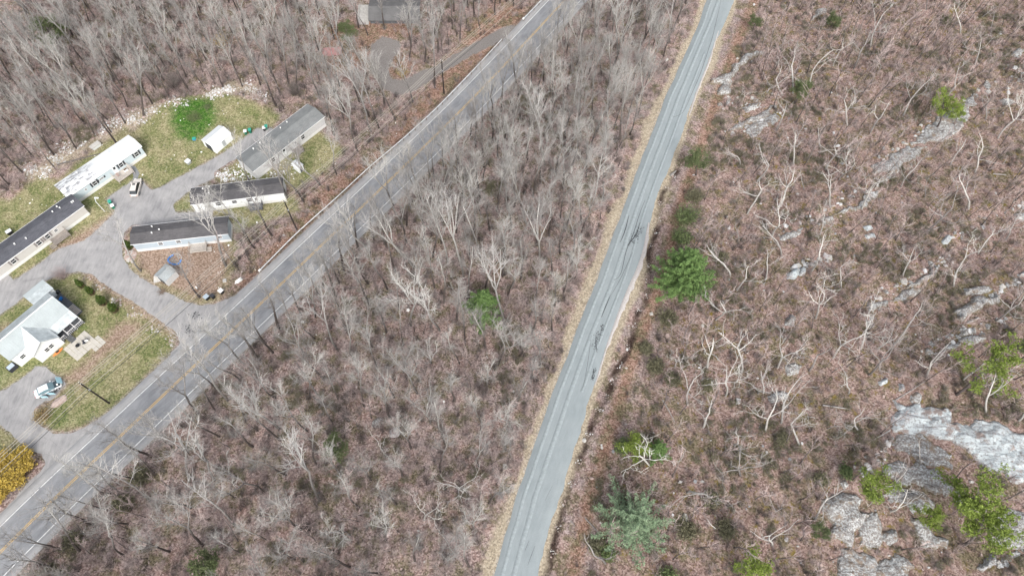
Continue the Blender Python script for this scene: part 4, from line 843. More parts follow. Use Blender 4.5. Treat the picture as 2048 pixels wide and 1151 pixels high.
chips('rubble',1500,around([(255,232,16,9),(230,245,12,6),(300,222,12,6),(270,240,14,5),(200,262,12,6),(150,285,14,6),(128,300,14,6),(110,318,10,5),(425,190,10,4),(440,183,9,4),(458,178,6,4),(500,175,9,8),(520,190,9,6),(350,205,14,6),(60,340,10,6),(90,345,10,8)]),.06,.22,['concrete_pale','concrete_pale','galvanised','paver','stone_pink','grey_skirt'],5)
chips('rubble',420,around([(460,345,14,5),(450,350,9,4),(480,340,14,7),(495,352,12,4),(440,350,6,3),(460,360,10,3),(555,345,18,8)]),.06,.19,['white_plastic','concrete_pale','stone_pink','galvanised','grey_skirt'],6)
chips('litter',300,around([(560,330,60,30),(470,500,40,30),(430,560,30,20),(500,470,30,15),(690,260,50,30),(760,250,40,15),(640,330,40,16),(400,200,60,30),(260,330,70,30),(340,310,60,20),(440,240,40,20),(100,420,40,30)]),.05,.13,['white_plastic','concrete_pale','stone_pink'],7,.02)
chips('litter',70,around([(610,690,25,30),(745,775,14,8),(570,660,14,18),(1000,720,14,8),(820,730,120,90),(905,480,120,70)]),.07,.22,['white_plastic','concrete_pale'],9,.1)
chips('stones',160,around([(247,500,5,14),(262,510,6,6),(250,520,6,6),(240,480,4,9)]),.10,.32,['stone_pink','concrete_pale','stone_pink'],8)
chips('stones',420,lambda r:(lambda p:p if d_at(HS,p[0],p[1])>4 else None)(W(r.uniform(1180,2048),r.uniform(0,1151))),.06,.34,['concrete_pale','grey_skirt','stone_pink','shoulder'],11)
def alongl(ls,sd):
    def f(r):
        a,b=r.choice(ls); t=r.random(); return W(a[0]+(b[0]-a[0])*t+r.gauss(0,sd),a[1]+(b[1]-a[1])*t+r.gauss(0,sd*.6))
    return f
LEDGE=[((1560,475),(1760,380)),((1741,335),(1960,190)),((1728,618),(1880,530)),((1836,708),(1975,662)),((1700,1060),(1840,920)),((1905,640),(2015,580)),((1440,200),(1560,228)),((1450,268),(1560,235)),((1880,500),(2048,420)),((1575,550),(1660,520)),((1780,870),(1700,960)),((1950,1140),(2048,1060)),((1990,210),(2048,120))]
chips('ledge_stones',520,alongl(LEDGE,7),.10,.55,['rock','rock','grey_skirt','concrete_pale'],21,.02,.35)
chips('stones',150,lambda r:(lambda p:p if d_at(PD,p[0],p[1])<-1 and d_at(HS,p[0],p[1])<-10 else None)(W(r.uniform(560,1300),r.uniform(300,1151))),.08,.28,['concrete_pale','stone_pink'],12)
chips('stones',260,lambda r:(lambda t:(lambda c:(c[0]+r.gauss(0,.35),c[1]+r.gauss(0,.35)))(CENTRE_DITCH[0]*(1-t)+0 if 0 else CENTRE_DITCH[min(int(t*len(CENTRE_DITCH)),len(CENTRE_DITCH)-1)]*.5+CENTRE_DITCH[min(int(t*len(CENTRE_DITCH))+1,len(CENTRE_DITCH)-1)]*.5))(r.random()),.05,.16,['concrete_pale','stone_pink','grey_skirt'],13)
chips('stones',170,around([(175,556,10,3),(200,572,7,8),(235,600,8,6),(270,628,9,6),(310,655,9,6),(345,680,8,10)]),.06,.2,['stone_pink','concrete_pale'],14)
# ---------------------------------------------------------------- mobile homes
def lx(o_xy,ang,px,py,z):
    d=W(px,py,z)-o_xy; c,s=math.cos(ang),math.sin(ang); return d[0]*c+d[1]*s,-d[0]*s+d[1]*c
def window(par,x,y,z,w,h,shut=None,nx=0,side='n',frame='frame_white'):
    """window on a wall facing -y (side n) or along x (side e/w)"""
    def bx(mb,cx,cz,ww,hh,out,t):
        if side=='n': mb.box((x+cx,y-out,z+cz),(ww,t,hh))
        else:
            s=1 if side=='e' else -1; mb.box((x+s*out,y+cx,z+cz),(t,ww,hh))
    f=MB()
    for a in (-1,1): bx(f,a*(w/2),0,.07,h+.07,.03,.06)
    for a in (-1,0,1): bx(f,0,a*h/2,w-.07,.05 if a==0 else .07,.03,.06)
    fo=f.build('window',frame,par)
    for a in (-1,1):
        p=MB(); bx(p,0,a*h/4,w-.07,h/2-.06,.012,.02); p.build('pane','glass',fo)
    if shut:
        for a in (-1,1): q=MB(); bx(q,a*(w/2+.27),0,.36,h+.05,.02,.04); q.build('shutter',shut,par)
    return fo
def deck(par,x0,x1,y0,y1,z,mat='deck_wood',rail=True,steps=None):
    n=max(3,int((x1-x0)/.3)); dk=MB()
    dk.box(((x0+x1)/2,(y0+y1)/2,z-.14),(x1-x0,y1-y0,.16)); d=dk.build('deck',mat,par)
    for i in range(n):
        b=MB(); wd=(x1-x0)/n; b.box((x0+wd*(i+.5),(y0+y1)/2,z-.04),(wd-.03,y1-y0+.04,.04)); b.build('board',mat,d)
    if rail:
        r=MB()
        for (a,b_,c,e) in ((x0,y0,x1,y0),(x0,y0,x0,y1),(x1,y0,x1,y1)):
            r.box(((a+c)/2,(b_+e)/2,z+.95),(abs(c-a)+.06,abs(e-b_)+.06,.05)); m=int(max(abs(c-a),abs(e-b_))/.35)+1
            for i in range(m+1):
                t=i/m; r.box((a+(c-a)*t,b_+(e-b_)*t,z+.46),(.05,.05,.92))
        r.build('railing',mat,par)
    l=MB()
    for a in (x0+.1,x1-.1):
        for b_ in (y0+.1,y1-.1): l.box((a,b_,(z-.2)/2),(.1,.1,z-.2))
    l.build('post',mat,par)
    if steps:
        s=MB(); sx,sy=steps
        for i in range(3): s.box((sx,sy-.28*i,z-.2*(i+1)),(1.0,.28,.06))
        for a in (-.5,.5): s.box((sx+a,sy-.28,z-.4),(.05,.9,.3))
        s.build('stairs',mat,par)
def home(label,A,B,wd,roof,wall,skirt,wins,shut=None,ridge=.62,ze=3.05,dir_flip=False,vents=(),door=None,sill=.78,gut='frame_white'):
    a=W(*A,ze);b=W(*B,ze); L=np.linalg.norm(b-a); ang=math.atan2(b[1]-a[1],b[0]-a[0]); u=(b-a)/L; v=np.array([-u[1],u[0]]); ov=.22
    o=a+u*ov-v*(wd+ov); Lw=L-2*ov
    r=empty('mobile_home',(o[0],o[1],0),ang,label,'mobile home')
    MB().box((Lw/2,wd/2,(sill+ze)/2),(Lw,wd,ze-sill)).build('wall',wall,r)
    g=MB()
    for x_ in (0.001,Lw-.001): 
        s=.02 if x_<1 else -.02
        g.prism([(x_,0,ze-.02),(x_,wd,ze-.02),(x_,wd/2,ze+ridge-.06)],[(x_+s,0,ze-.02),(x_+s,wd,ze-.02),(x_+s,wd/2,ze+ridge-.06)])
    g.build('gable_end',wall,r)
    MB().box((Lw/2,wd/2,sill/2+.0),(Lw+.06,wd+.06,sill)).build('skirting',skirt,r)
    rf=MB(); t=.10; x0,x1=-ov,Lw+ov; zz=lambda y: ze+ridge*(1-abs(y-wd/2)/(wd/2))
    for y0,y1 in ((-ov,wd/2),(wd/2,wd+ov)):
        rf.slab([(x0,y0,zz(y0)+t),(x1,y0,zz(y0)+t),(x1,y1,zz(y1)+t),(x0,y1,zz(y1)+t)],.09)
    ro=rf.build('roof',roof,r)
    MB().box((Lw/2,wd/2,ze+ridge+t+.008),(Lw+2*ov,.16,.05)).build('ridge_cap',roof,ro)
    tr=MB(); tr.box((Lw/2,-ov-.03,zz(-ov)+.03),(Lw+2*ov,.07,.12)); tr.box((Lw/2,wd+ov+.03,zz(-ov)+.03),(Lw+2*ov,.07,.12)); tr.build('gutter',gut,r)
    for (px,py) in vents:
        x_,y_=lx(o,ang,px,py,ze+ridge*.7); y_=min(max(y_,.3),wd-.3); q=MB(); z_=zz(y_)+t; q.tube([(x_,y_,z_-.05),(x_,y_,z_+.28)],.09,8); q.tube([(x_,y_,z_+.28),(x_,y_,z_+.34)],.15,8); q.build('vent_pipe','white_plastic',ro)
    for wn in wins:
        px,py=wn[:2]; w_=wn[2] if len(wn)>2 else .9; h_=wn[3] if len(wn)>3 else 1.15; x_,_=lx(o,ang,px,py,1.95)
        window(r,x_,0,1.95,w_,h_,shut if (len(wn)<5 or wn[4]) else None)
    if door:
        x_,_=lx(o,ang,door[0],door[1],1.7); d=MB().box((x_,-.03,sill+1.05),(.95,.06,2.05)).build('door',door[2],r); MB().box((x_,-.075,sill+1.5),(.5,.03,.6)).build('door_window','glass',d); MB().box((x_+.38,-.085,sill+1.0),(.05,.06,.12)).build('handle','grey_metal',d)
    sd=MB()
    for i in range(1,int((ze-sill)/.24)): sd.box((Lw/2,-.005,sill+.24*i),(Lw+.02,.018,.022))
    sd.build('siding_joint',wall,r)
    return r,o,ang,Lw
hA,oA,aA,LA=home('white roofed mobile home with pale siding and black shutters at the rubble strip',(108,371),(257,270),4.3,'white_roof_patched','pale_blue_siding','white_skirt',[(268.5,304.5),(238,326),(183.5,361.5),(197.5,352.5,1.0,.5,True),(163.6,371.6,.5,.5,False)],'shutter_dark',door=(224,334,'white_siding'),vents=[(216,305),(154,345)])
x_,_=lx(oA,aA,241,343,.8); deck(hA,x_-1.9,x_+1.9,-2.3,-.05,.85,'deck_pale',steps=None)
for i,(u_,v_,nm,c) in enumerate([(x_-1.0,-1.3,'folding_chair','stone_pink'),(x_+.9,-1.0,'planter_box','white_plastic')]):
    m=Matrix.Rotation(aA,3,'Z')@Vector((u_,v_,0)); ob=empty(nm,(oA[0]+m.x,oA[1]+m.y,.85),aA,['pinkish chair on the deck of the white roofed home','white planter box on the deck of the white roofed home'][i],['chair','planter'][i])
    if i==0:
        MB().box((0,0,.42),(.5,.5,.06)).build('seat',c,ob); MB().box((0,.25,.75),(.5,.05,.6)).build('backrest',c,ob)
        for a in (-.2,.2):
            for b_ in (-.2,.2): MB().box((a,b_,.2),(.04,.04,.4)).build('leg','grey_metal',ob)
    else:
        MB().box((0,0,.22),(.8,.5,.44)).build('planter',c,ob); MB().box((0,0,.45),(.7,.4,.06)).build('soil','twig_brown',ob)
hB,oB,aB,LB_=home('long charcoal roofed mobile home with cream siding at the photo corner of the lane',(-62,531),(141,387),4.2,'shingle_charcoal','cream_siding','white_skirt',[(92,470),(73.4,481),(25.7,521),(108,457,.7,.7,False)],'shutter_grey',vents=[(107,425),(115,414),(122,418),(148,404),(145,406),(53,477),(31,489)])
x_,_=lx(oB,aB,117,474,.8); deck(hB,x_-1.5,x_+1.9,-1.9,-.05,.9,'deck_wood',steps=(x_-1.9,-1.2))
hG,oG,aG,LG=home('grey green roofed mobile home behind roadside trees, end nearest the white shed',(471,316),(615,208),5.2,'shingle_green_grey','grey_skirt','white_skirt',[(538.5,313.5,1.0,1.2,False),(598,268.5,1.0,1.2,False),(582.5,279,.6,.6,False)],None,ridge=.7,door=(560,297,'white_siding'),vents=[(561,256),(574,244),(520,286),(507,298)])
x_,_=lx(oG,aG,590,296,.5); deck(hG,x_-.9,x_+.9,-1.9,-.05,.6,'deck_wood'); x2_,_=lx(oG,aG,541,326,.5); deck(hG,x2_-.6,x2_+.6,-1.3,-.05,.5,'deck_pale',rail=False)
hC,oC,aC,LC=home('dark roofed mobile home with white wall, upper of the two parallel homes',(382,376),(567,353),3.9,'shingle_dark','white_siding','white_skirt',[(436.7,404,1.1,1.1,False),(469,398,1.0,.9,False),(498.6,395.4,1.1,1.1,False),(512,392,.6,.8,False)],None,ze=3.0,vents=[(406,378),(418,373),(419,388)])
x_,_=lx(oC,aC,512,405,.7); deck(hC,x_-1.3,x_+1.3,-1.8,-.05,.7,'deck_dark')
hD,oD,aD,LD=home('dark roofed mobile home with blue grey wall, lower of the two parallel homes',(265,453),(458,432),3.9,'shingle_dark','blue_grey_siding','white_skirt',[(321.6,482,.9,.9,False),(357,479,.9,.9,False),(440,470,.8,.8,False)],None,ze=3.0,vents=[(304,453),(320,461),(305,467)])
x_,_=lx(oD,aD,397,482,.7); deck(hD,x_-1.6,x_+1.6,-2.0,-.05,.6,'deck_pale',steps=(x_+2.0,-1.2))
# ---------------------------------------------------------------- metal roofed house with the cross gable
oF=W(96,585,3); aF=R_(-121.5)
hF=empty('metal_roof_house',(oF[0],oF[1],0),aF,'large house with pale mint metal roof, front gable and dark porch','house')
def gable_wall(mb,pts,t=.12,d=(0,-1,0)):
    lo=[Vector(p)+Vector(d)*t for p in pts]; mb.prism([tuple(p) for p in pts],[tuple(p) for p in lo])
LF=12.7
w_=MB(); w_.box((LF/2,3.3,1.55),(LF-.5,6.1,3.1)); w_.build('wall','white_siding',hF)
w_=MB()
for x_ in (.28,LF-.28): 
    w_.prism([(x_-.05,.3,3.1),(x_-.05,6.3,3.1),(x_-.05,3.6,5.30)],[(x_+.05,.3,3.1),(x_+.05,6.3,3.1),(x_+.05,3.6,5.30)])
w_.build('gable_end','white_siding',hF)
ro=MB().slab([(-.0,0,3.05),(LF,0,3.05),(LF,3.6,5.5),(0,3.6,5.5)],.10).build('roof','mint_metal_dirty',hF)
r2=MB().slab([(0,3.6,5.5),(LF,3.6,5.5),(LF,6.6,3.53),(0,6.6,3.53)],.10).build('roof','mint_metal',hF)
r3=MB().slab([(0,6.6,3.50),(4.9,6.6,3.50),(4.9,8.4,2.80),(0,8.4,2.80)],.08).build('porch_roof','mint_metal_dirty',hF)
sm_=MB()
for i in range(1,32):
    x_=i*.4
    sm_.add([(x_,.02,3.07),(x_+.03,.02,3.07),(x_+.03,3.58,5.5),(x_,3.58,5.5),(x_+.015,.02,3.11),(x_+.015,3.58,5.54)],[(0,4,5,3),(1,2,5,4)]); sm_.add([(x_,3.62,5.5),(x_+.03,3.62,5.5),(x_+.03,6.58,3.55),(x_,6.58,3.55),(x_+.015,3.62,5.54),(x_+.015,6.58,3.585)],[(0,3,5,4),(1,4,5,2)])
sm_.build('roof_seam','mint_metal',r2)
MB().box((LF/2,3.6,5.53),(LF,.28,.05)).build('ridge_cap','white_metal',ro)
MB().box((2.45,6.63,3.50),(4.9,.05,.10)).build('flashing','grey_metal',r3)
# cross gable: ridge u=7.2, slopes to u=4.6 and u=9.95
gz,ge=5.25,3.15
g1=MB().slab([(7.2,3.9,gz),(7.2,9.2,gz),(9.95,9.0,ge),(9.95,6.2,ge)],.09).build('roof','white_metal',hF)
g2=MB().slab([(7.2,3.9,gz),(4.6,6.6,ge+.35),(4.6,9.4,ge),(7.2,9.2,gz)],.09).build('roof','mint_metal_dirty',hF)
w_=MB(); w_.prism([(4.8,6.2,0),(9.75,6.2,0),(9.75,8.7,0),(4.8,8.7,0)],[(4.8,6.2,3.1),(9.75,6.2,3.1),(9.75,8.7,3.1),(4.8,8.7,3.1)]); w_.prism([(4.8,8.62,3.1),(9.75,8.62,3.1),(7.2,8.62,gz-.12)],[(4.8,8.7,3.1),(9.75,8.7,3.1),(7.2,8.7,gz-.12)]); w_.build('gable_wall','white_siding',hF)
def winF(x,y,z,w,h):
    f=MB()
    for a in (-1,1): f.box((x+a*w/2,y+.03,z),(.07,.06,h+.07))
    for a in (-1,0,1): f.box((x,y+.03,z+a*h/2),(w-.07,.06,.06))
    fo=f.build('window','frame_white',hF)
    for a in (-1,1): MB().box((x,y+.012,z+a*h/4),(w-.07,.02,h/2-.06)).build('pane','glass',fo)
winF(7.55,8.7,1.9,.75,1.0); winF(6.65,8.7,1.9,.75,1.0); winF(10.9,6.35,1.95,.9,.9)
# porch floor, railings, posts, side deck, stairs
pd_=MB(); pd_.box((2.4,7.5,.7),(4.8,2.2,.14)); pd_=pd_.build('porch_floor','deck_dark',hF)
for i in range(8): MB().box((.3+i*.6,7.5,.79),(.57,2.2,.03)).build('board','deck_dark',pd_)
rl=MB()
for (a,b_,c,e) in ((0,8.65,3.4,8.65),(0,6.4,0,8.65),(3.9,8.65,4.8,8.65)):
    rl.box(((a+c)/2,(b_+e)/2,1.75),(abs(c-a)+.08,abs(e-b_)+.08,.06)); m=int(max(abs(c-a),abs(e-b_))/.3)
    for i in range(m+1): t=i/m; rl.box((a+(c-a)*t,b_+(e-b_)*t,1.25),(.05,.05,.95))
rl.build('railing','frame_white',hF)
for x_ in (.1,1.7,3.3,4.7): MB().box((x_,8.3,1.4),(.12,.12,2.7)).build('post','frame_white',hF)
s=MB()
for i in range(4): s.box((3.65,8.85+.28*i,.65-.17*i),(1.1,.3,.06))
s.build('stairs','deck_dark',hF)
dk=MB().box((-.65,3.2,.7),(1.3,6.6,.14)).build('side_deck','deck_dark',hF)
for i in range(7): MB().box((-.65,4.0+.36*i,.84-.0*i),(1.2,.2,.06)).build('stair_tread','deck_pale',dk)
rl=MB()
for (a,b_,c,e) in ((-1.3,-.1,-1.3,6.5),):
    rl.box(((a+c)/2,(b_+e)/2,1.75),(.08,6.6,.06))
    for i in range(20): rl.box((a,b_+i*.345,1.25),(.05,.05,.95))
rl.build('railing','deck_dark',hF)
ex=MB(); ex.box((1.0,-1.8,1.2),(4.1,3.4,2.4)); ex.build('extension_wall','white_siding',hF)
e1=MB().slab([(-1.2,-3.7,2.45),(3.2,-3.7,2.45),(3.2,-2.45,2.55),(-1.2,-2.45,2.55)],.08).build('extension_roof','mint_metal',hF)
e2=MB().slab([(-1.2,-2.38,2.60),(3.2,-2.38,2.60),(3.2,-.12,2.86),(-1.2,-.12,2.86)],.08).build('extension_roof','mint_metal_dirty',hF)
MB().box((1.0,-2.41,2.56),(4.4,.07,.06)).build('flashing','grey_metal',e2)
def thing_at(name,px,py,rz,label,cat,z=None,group=None):
    g_=G(px,py); return empty(name,(g_[0],g_[1],g_[2] if z is None else z),rz,label,cat,group)
ang0=aF+math.pi
t=thing_at('air_conditioner',27,736,aF,'dark grey box unit at the lower corner of the mint roofed house','air conditioner'); MB().box((0,0,.45),(1.5,1.2,.9)).build('casing','shutter_dark',t); MB().box((0,0,.93),(1.2,.9,.06)).build('grille','blue_grey_siding',t); MB().box((0,-.62,.45),(1.1,.05,.6)).build('louvre','grey_metal',t)
t=thing_at('kayak',117,704,R_(58),'orange kayak lying against the white gable wall of the house','kayak')
h_=MB(); n=9; L_=2.2
secs=[]
for i in range(n):
    x_=-L_/2+L_*i/(n-1); k_=max(.04,(1-(2*x_/L_)**2))**.7; secs.append([(x_,.33*k_*math.cos(a),.16+.16*k_*math.sin(a)) for a in [j*6.283/8 for j in range(8)]])
for i in range(n-1): h_.add(secs[i]+secs[i+1],[(j,(j+1)%8,8+(j+1)%8,8+j) for j in range(8)])
h_.build('hull','orange_plastic',t,True); MB().box((0,0,.33),(.6,.34,.03)).build('cockpit','black_plastic',t)
t=thing_at('grill',123,590,aF,'black covered grill among blue things on the side deck','grill',.8); MB().box((0,0,.5),(.8,.5,.5)).box((0,0,.8),(.7,.45,.2)).build('cover','black_plastic',t); MB().box((0,-.1,.2),(.6,.4,.3)).build('cart','grey_metal',t)
t=thing_at('deck_chair',128,603,aF+.4,'blue chair standing on the side deck of the mint roofed house','chair',.8); MB().box((0,0,.4),(.6,.6,.08)).build('seat','blue_plastic',t); MB().box((0,.3,.75),(.6,.08,.7)).build('backrest','blue_plastic',t)
for a in (-.25,.25):
    for b_ in (-.25,.25): MB().box((a,b_,.18),(.05,.05,.36)).build('leg','blue_plastic',t)
# paved sitting place
pp=thing_at('patio',163,690,aF,'pale paved patio square beside the porch of the mint roofed house','patio',0.0)
rr=random.Random(4)
for i in range(6):
    for j in range(5):
        MB().box((-1.9+i*.8+rr.gauss(0,.02),-1.6+j*.8,.05),(.76,.76,.08),rr.gauss(0,.01)).build('paving_stone','paver',pp)
for i in range(3):
    for j in range(3): MB().box((-4.0+i*.8+rr.gauss(0,.03)+1.3-.0,1.4-.0+j*.0+ -0.0+ (j*.8)-.2,.055),(.75,.75,.08),rr.gauss(0,.03)).build('paving_stone','paver',pp) if not (i>1 and j<1) else None
t=thing_at('fire_bowl',157,692,0,'small dark fire bowl in the middle of the pale patio','fire bowl',.1); b_=MB(); b_.tube([(0,0,.1),(0,0,.3)],[.25,.4],10); b_.build('bowl','black_plastic',t); MB().tube([(0,0,0),(0,0,.12)],.15,8).build('foot','grey_metal',t)
for px,py,lb in ((176,682,'white garden chair with dark cushion on the patio step'),(171,687,'dark garden chair at the patio corner')):
    t=thing_at('garden_chair',px,py,px*.7,lb,'chair',.1); MB().box((0,0,.42),(.55,.55,.07)).build('seat','shutter_dark',t); MB().box((0,.27,.72),(.55,.05,.55)).build('backrest','shutter_dark' if px<175 else 'white_plastic',t)
    for a in (-.22,.22):
        for c_ in (-.22,.22): MB().box((a,c_,.2),(.04,.04,.4)).build('leg','white_plastic',t)
# ---------------------------------------------------------------- sheds
def shed(label,o,ang,L,wd,h,ridge,roof,wall,door='w',flat_=False,name='shed'):
    r=empty(name,(o[0],o[1],0),ang,label,'shed'); MB().box((L/2,wd/2,h/2),(L,wd,h)).build('wall',wall,r)
    g=MB()
    for x_ in (.02,L-.02): g.prism([(x_-.02,0,h),(x_-.02,wd,h),(x_-.02,wd/2,h+ridge-.04)],[(x_+.02,0,h),(x_+.02,wd,h),(x_+.02,wd/2,h+ridge-.04)])
    g.build('gable_end',wall,r); ov=.15; zz=lambda y:h+ridge*(1-abs(y-wd/2)/(wd/2))+.07
    for y0,y1 in ((-ov,wd/2),(wd/2,wd+ov)): MB().slab([(-ov,y0,zz(y0)),(L+ov,y0,zz(y0)),(L+ov,y1,zz(y1)),(-ov,y1,zz(y1))],.06).build('roof',roof,r)
    if door=='w': MB().box((-.03,wd/2,h*.48),(.05,wd*.5,h*.86)).build('door','shutter_dark',r)
    if door=='e': MB().box((L+.03,wd/2,h*.48),(.05,wd*.5,h*.86)).build('door','deck_dark',r)
    return r
o_=W(402,280,2); s1=shed('white metal shed beside the bright green lawn patch',o_+np.array([math.cos(R_(59.1)),math.sin(R_(59.1))])*.1-np.array([-math.sin(R_(59.1)),math.cos(R_(59.1))])*3.75,R_(59.1),5.0,3.65,2.0,.8,'white_metal','white_siding')
MB().box((2.6,-.03,1.0),(.8,.05,1.5)).build('door','grey_metal',s1)
o_=G(592,345)[:2]; a_=R_(58); shed('tiny white shed with grey door below the power line trees',W(588,338),R_(-35),1.9,1.3,1.8,.25,'white_metal','white_siding','e')
o_=W(322,560); shed('grey tin roofed shed with dark doorway in the park corner',W(338,572),R_(62),2.8,2.6,2.0,.6,'shed_tin','grey_skirt','w')
t=thing_at('roof_panel',322,557,R_(20),'fallen pale roofing sheet leaning at the foot of the grey tin shed','panel'); MB().slab([(-1.4,-.7,.08),(1.3,-.6,.12),(1.4,.6,.45),(-1.2,.7,.40)],.05).build('sheet','concrete_pale',t); MB().box((0,.4,.15),(2,.1,.3)).build('batten','deck_wood',t)
t=thing_at('tarp',346,554,.4,'crumpled red tarp beside the grey tin shed','tarp'); mb=MB(); rr=random.Random(8)
for i in range(7): mb.prism([(-.8+i*.22+rr.gauss(0,.08),-.3,0),(-.5+i*.22,-.35,0),(-.5+i*.22,.3,0),(-.8+i*.22,.35,0)],[(-.7+i*.22,-.2,.2+rr.random()*.2),(-.55+i*.22,-.2,.3),(-.55+i*.22,.2,.25),(-.7+i*.22,.2,.15+rr.random()*.2)])
mb.build('cloth','red_cloth',t)
t=thing_at('trampoline',352,520,0,'half collapsed trampoline with blue rim pad behind the grey tin shed','trampoline')
mb=MB(); mb.tube([(1.25*math.cos(a),1.25*math.sin(a),.55+.25*math.sin(a*2)) for a in [2.2+i*4.0/16 for i in range(17)]],.17,6); mb.build('rim_pad','blue_plastic',t)
mb=MB(); mb.tube([(1.25*math.cos(a),1.25*math.sin(a),.5) for a in [i*6.2832/20 for i in range(21)]],.03,5); mb.build('frame','galvanised',t)
for i in range(5): a=i*6.283/5; MB().tube([(1.25*math.cos(a),1.25*math.sin(a),.5),(1.3*math.cos(a),1.3*math.sin(a),0)],.03,5).build('leg','galvanised',t)
t=thing_at('tarp',665,104,.2,'faded red tarp lying in the leaves by the far driveway','tarp'); mb=MB(); n=8; V_=[];rr=random.Random(2)
for j in range(n):
    for i in range(n): V_.append((i*.62-2.2+rr.gauss(0,.06),j*.36-1.2+.3*math.sin(i*.8),.12+.15*rr.random()))
mb.add(V_,[(j*n+i,j*n+i+1,(j+1)*n+i+1,(j+1)*n+i) for j in range(n-1) for i in range(n-1)]); mb.add([(-2.3,-1.3,0),(2.2,-1.2,0),(2.2,1.5,0),(-2.3,1.5,0)],[(0,1,2,3)]); mb.build('cloth','tarp_faded',t)
# far garage
og=W(738,40,1.3); ag=math.atan2(*(W(824,40,1.3)-og)[::-1]); r=empty('garage',(og[0],og[1],0),ag,'long dark roofed building cut by the upper photo edge','building')
MB().box((5.9+.3,3.6,.6),(12.0,6.8,1.3)).build('wall','deck_dark',r)
MB().slab([(-.2,-.3,1.3),(12.6,-.3,1.3),(12.6,3.6,2.5),(-.2,3.6,2.5)],.12).build('roof','shingle_garage',r); MB().slab([(-.2,3.6,2.5),(12.6,3.6,2.5),(12.6,7.5,1.3),(-.2,7.5,1.3)],.12).build('roof','shingle_garage',r)
MB().box((-1.75,3.4,.06),(3.0,7.2,.12)).build('concrete_apron','concrete_pale',r); MB().box((.15,3.2,.62),(.06,2.6,1.2)).build('garage_door','grey_skirt',r)
for i in (1,2): MB().box((.11,3.2,.1+.38*i),(.03,2.6,.03)).build('door_joint','grey_metal',r)
# ---------------------------------------------------------------- cars
def loft(secs,mb):
    n=len(secs[0])
    for a,b_ in zip(secs[:-1],secs[1:]): mb.add(a+b_,[(j,(j+1)%n,n+(j+1)%n,n+j) for j in range(n)])
    mb.add(secs[0],[tuple(range(n))[::-1]]); mb.add(secs[-1],[tuple(range(n))])
def ring(x,hw,z0,z1,r_=.12):
    return [(x,-hw+.06,z0),(x,hw-.06,z0),(x,hw,z0+.2),(x,hw,z1-r_),(x,hw-r_*.8,z1),(x,-hw+r_*.8,z1),(x,-hw,z1-r_),(x,-hw,z0+.2)]
def car(label,px,py,rz,paint,roofmat=None,suv=False,opened=False):
    t=thing_at('parked_car',px,py,rz,label,'car',.03)
    mb=MB(); bz=.88 if suv else .80; L_=4.6
    prof=[(-2.25,.72,.35,.62),(-2.1,.82,.24,bz),(-1.3,.88,.22,bz+.04),(0,.90,.22,bz+.05),(.9,.89,.22,bz+.03),(1.6,.86,.22,bz-.06),(2.1,.78,.26,bz-.16),(2.32,.62,.34,.55)]
    loft([ring(*q) for q in prof],mb); mb.build('body',paint,t,False)
    g=MB(); h1=1.62 if suv else 1.42; back=-2.05 if suv else -1.65
    loft([[(x,-a,z0),(x,a,z0),(x2,b_,z1),(x2,-b_,z1)] for x,a,z0,x2,b_,z1 in ((back,.74,bz,back+.45,.60,h1-.03),(-.3,.80,bz+.02,-.3,.66,h1),(1.15,.76,bz,.35,.60,h1-.04))],g)
    g.build('windows','glass_tint' if opened else 'glass',t)
    rfm=roofmat or paint; x0,x1=back+.42,.42
    MB().prism([(x0,-.62,h1-.03),(x1,-.60,h1-.04),(x1,.60,h1-.04),(x0,.62,h1-.03)],[(x0+.08,-.54,h1+.03),(x1-.08,-.52,h1+.02),(x1-.08,.52,h1+.02),(x0+.08,.54,h1+.03)]).build('roof',rfm,t)
    if suv: MB().box((.0,0,h1+.035),(.35,.6,.02)).build('sunroof','glass',t)
    for sx in (-1.4,1.42):
        for sy in (-1,1):
            wv=MB(); wv.tube([(sx,sy*.72,.33),(sx,sy*.92,.33)],.33,14); wo_=wv.build('wheel','tyre',t); MB().tube([(sx,sy*.90,.33),(sx,sy*.935,.33)],.2,10).build('rim','rim',wo_)
    for sy in (-1,1): MB().box((2.2,sy*.55,.62),(.16,.28,.14)).build('headlight','white_plastic',t); MB().box((-2.18,sy*.58,.66),(.12,.26,.16)).build('tail_light','red_cloth',t); MB().box((.85,sy*1.0,bz+.12),(.2,.2,.13)).build('mirror',paint,t)
    for sx in (-.2,): 
        for sy in (-1,1): MB().box((sx,sy*.905,.62),(.02,.012,.5)).build('door_gap','black_plastic',t)
    if opened:
        MB().box((1.62,0,bz-.02),(1.05,1.35,.05)).build('engine_bay','engine_dark',t)
        hm=Matrix.Rotation(R_(-62),3,'Y'); MB().box((2.35,.15,bz+.42),(.95,1.3,.05),M_=Matrix.Rotation(R_(55),3,'Y')).build('bonnet','car_ice',t)
        d=MB(); d.box((.35,-1.42,.75),(1.15,.08,.75),R_(-28)); d=d.build('door','car_ice',t); MB().box((.35,-1.42,1.22),(.9,.04,.25),R_(-28)).build('door_window','glass_tint',d)
        d=MB(); d.box((-.85,-1.38,.75),(1.1,.08,.75),R_(-30)); d=d.build('door','car_ice',t); MB().box((-.85,-1.38,1.22),(.85,.04,.25),R_(-30)).build('door_window','glass_tint',d)
        MB().box((1.75,-.3,bz+.1),(.25,.25,.2)).build('filter_box','white_plastic',t)
    return t
car('beige estate car parked nose up beside the white roofed home',274.5,378,R_(97),'car_beige',suv=True)
c2=W(70,787,.5); c3=W(125,760,.5); car('white car with pale blue doors and bonnet open on the lower driveway',99,779,math.atan2(*(c3-c2)[::-1]),'car_white','car_white',opened=True)
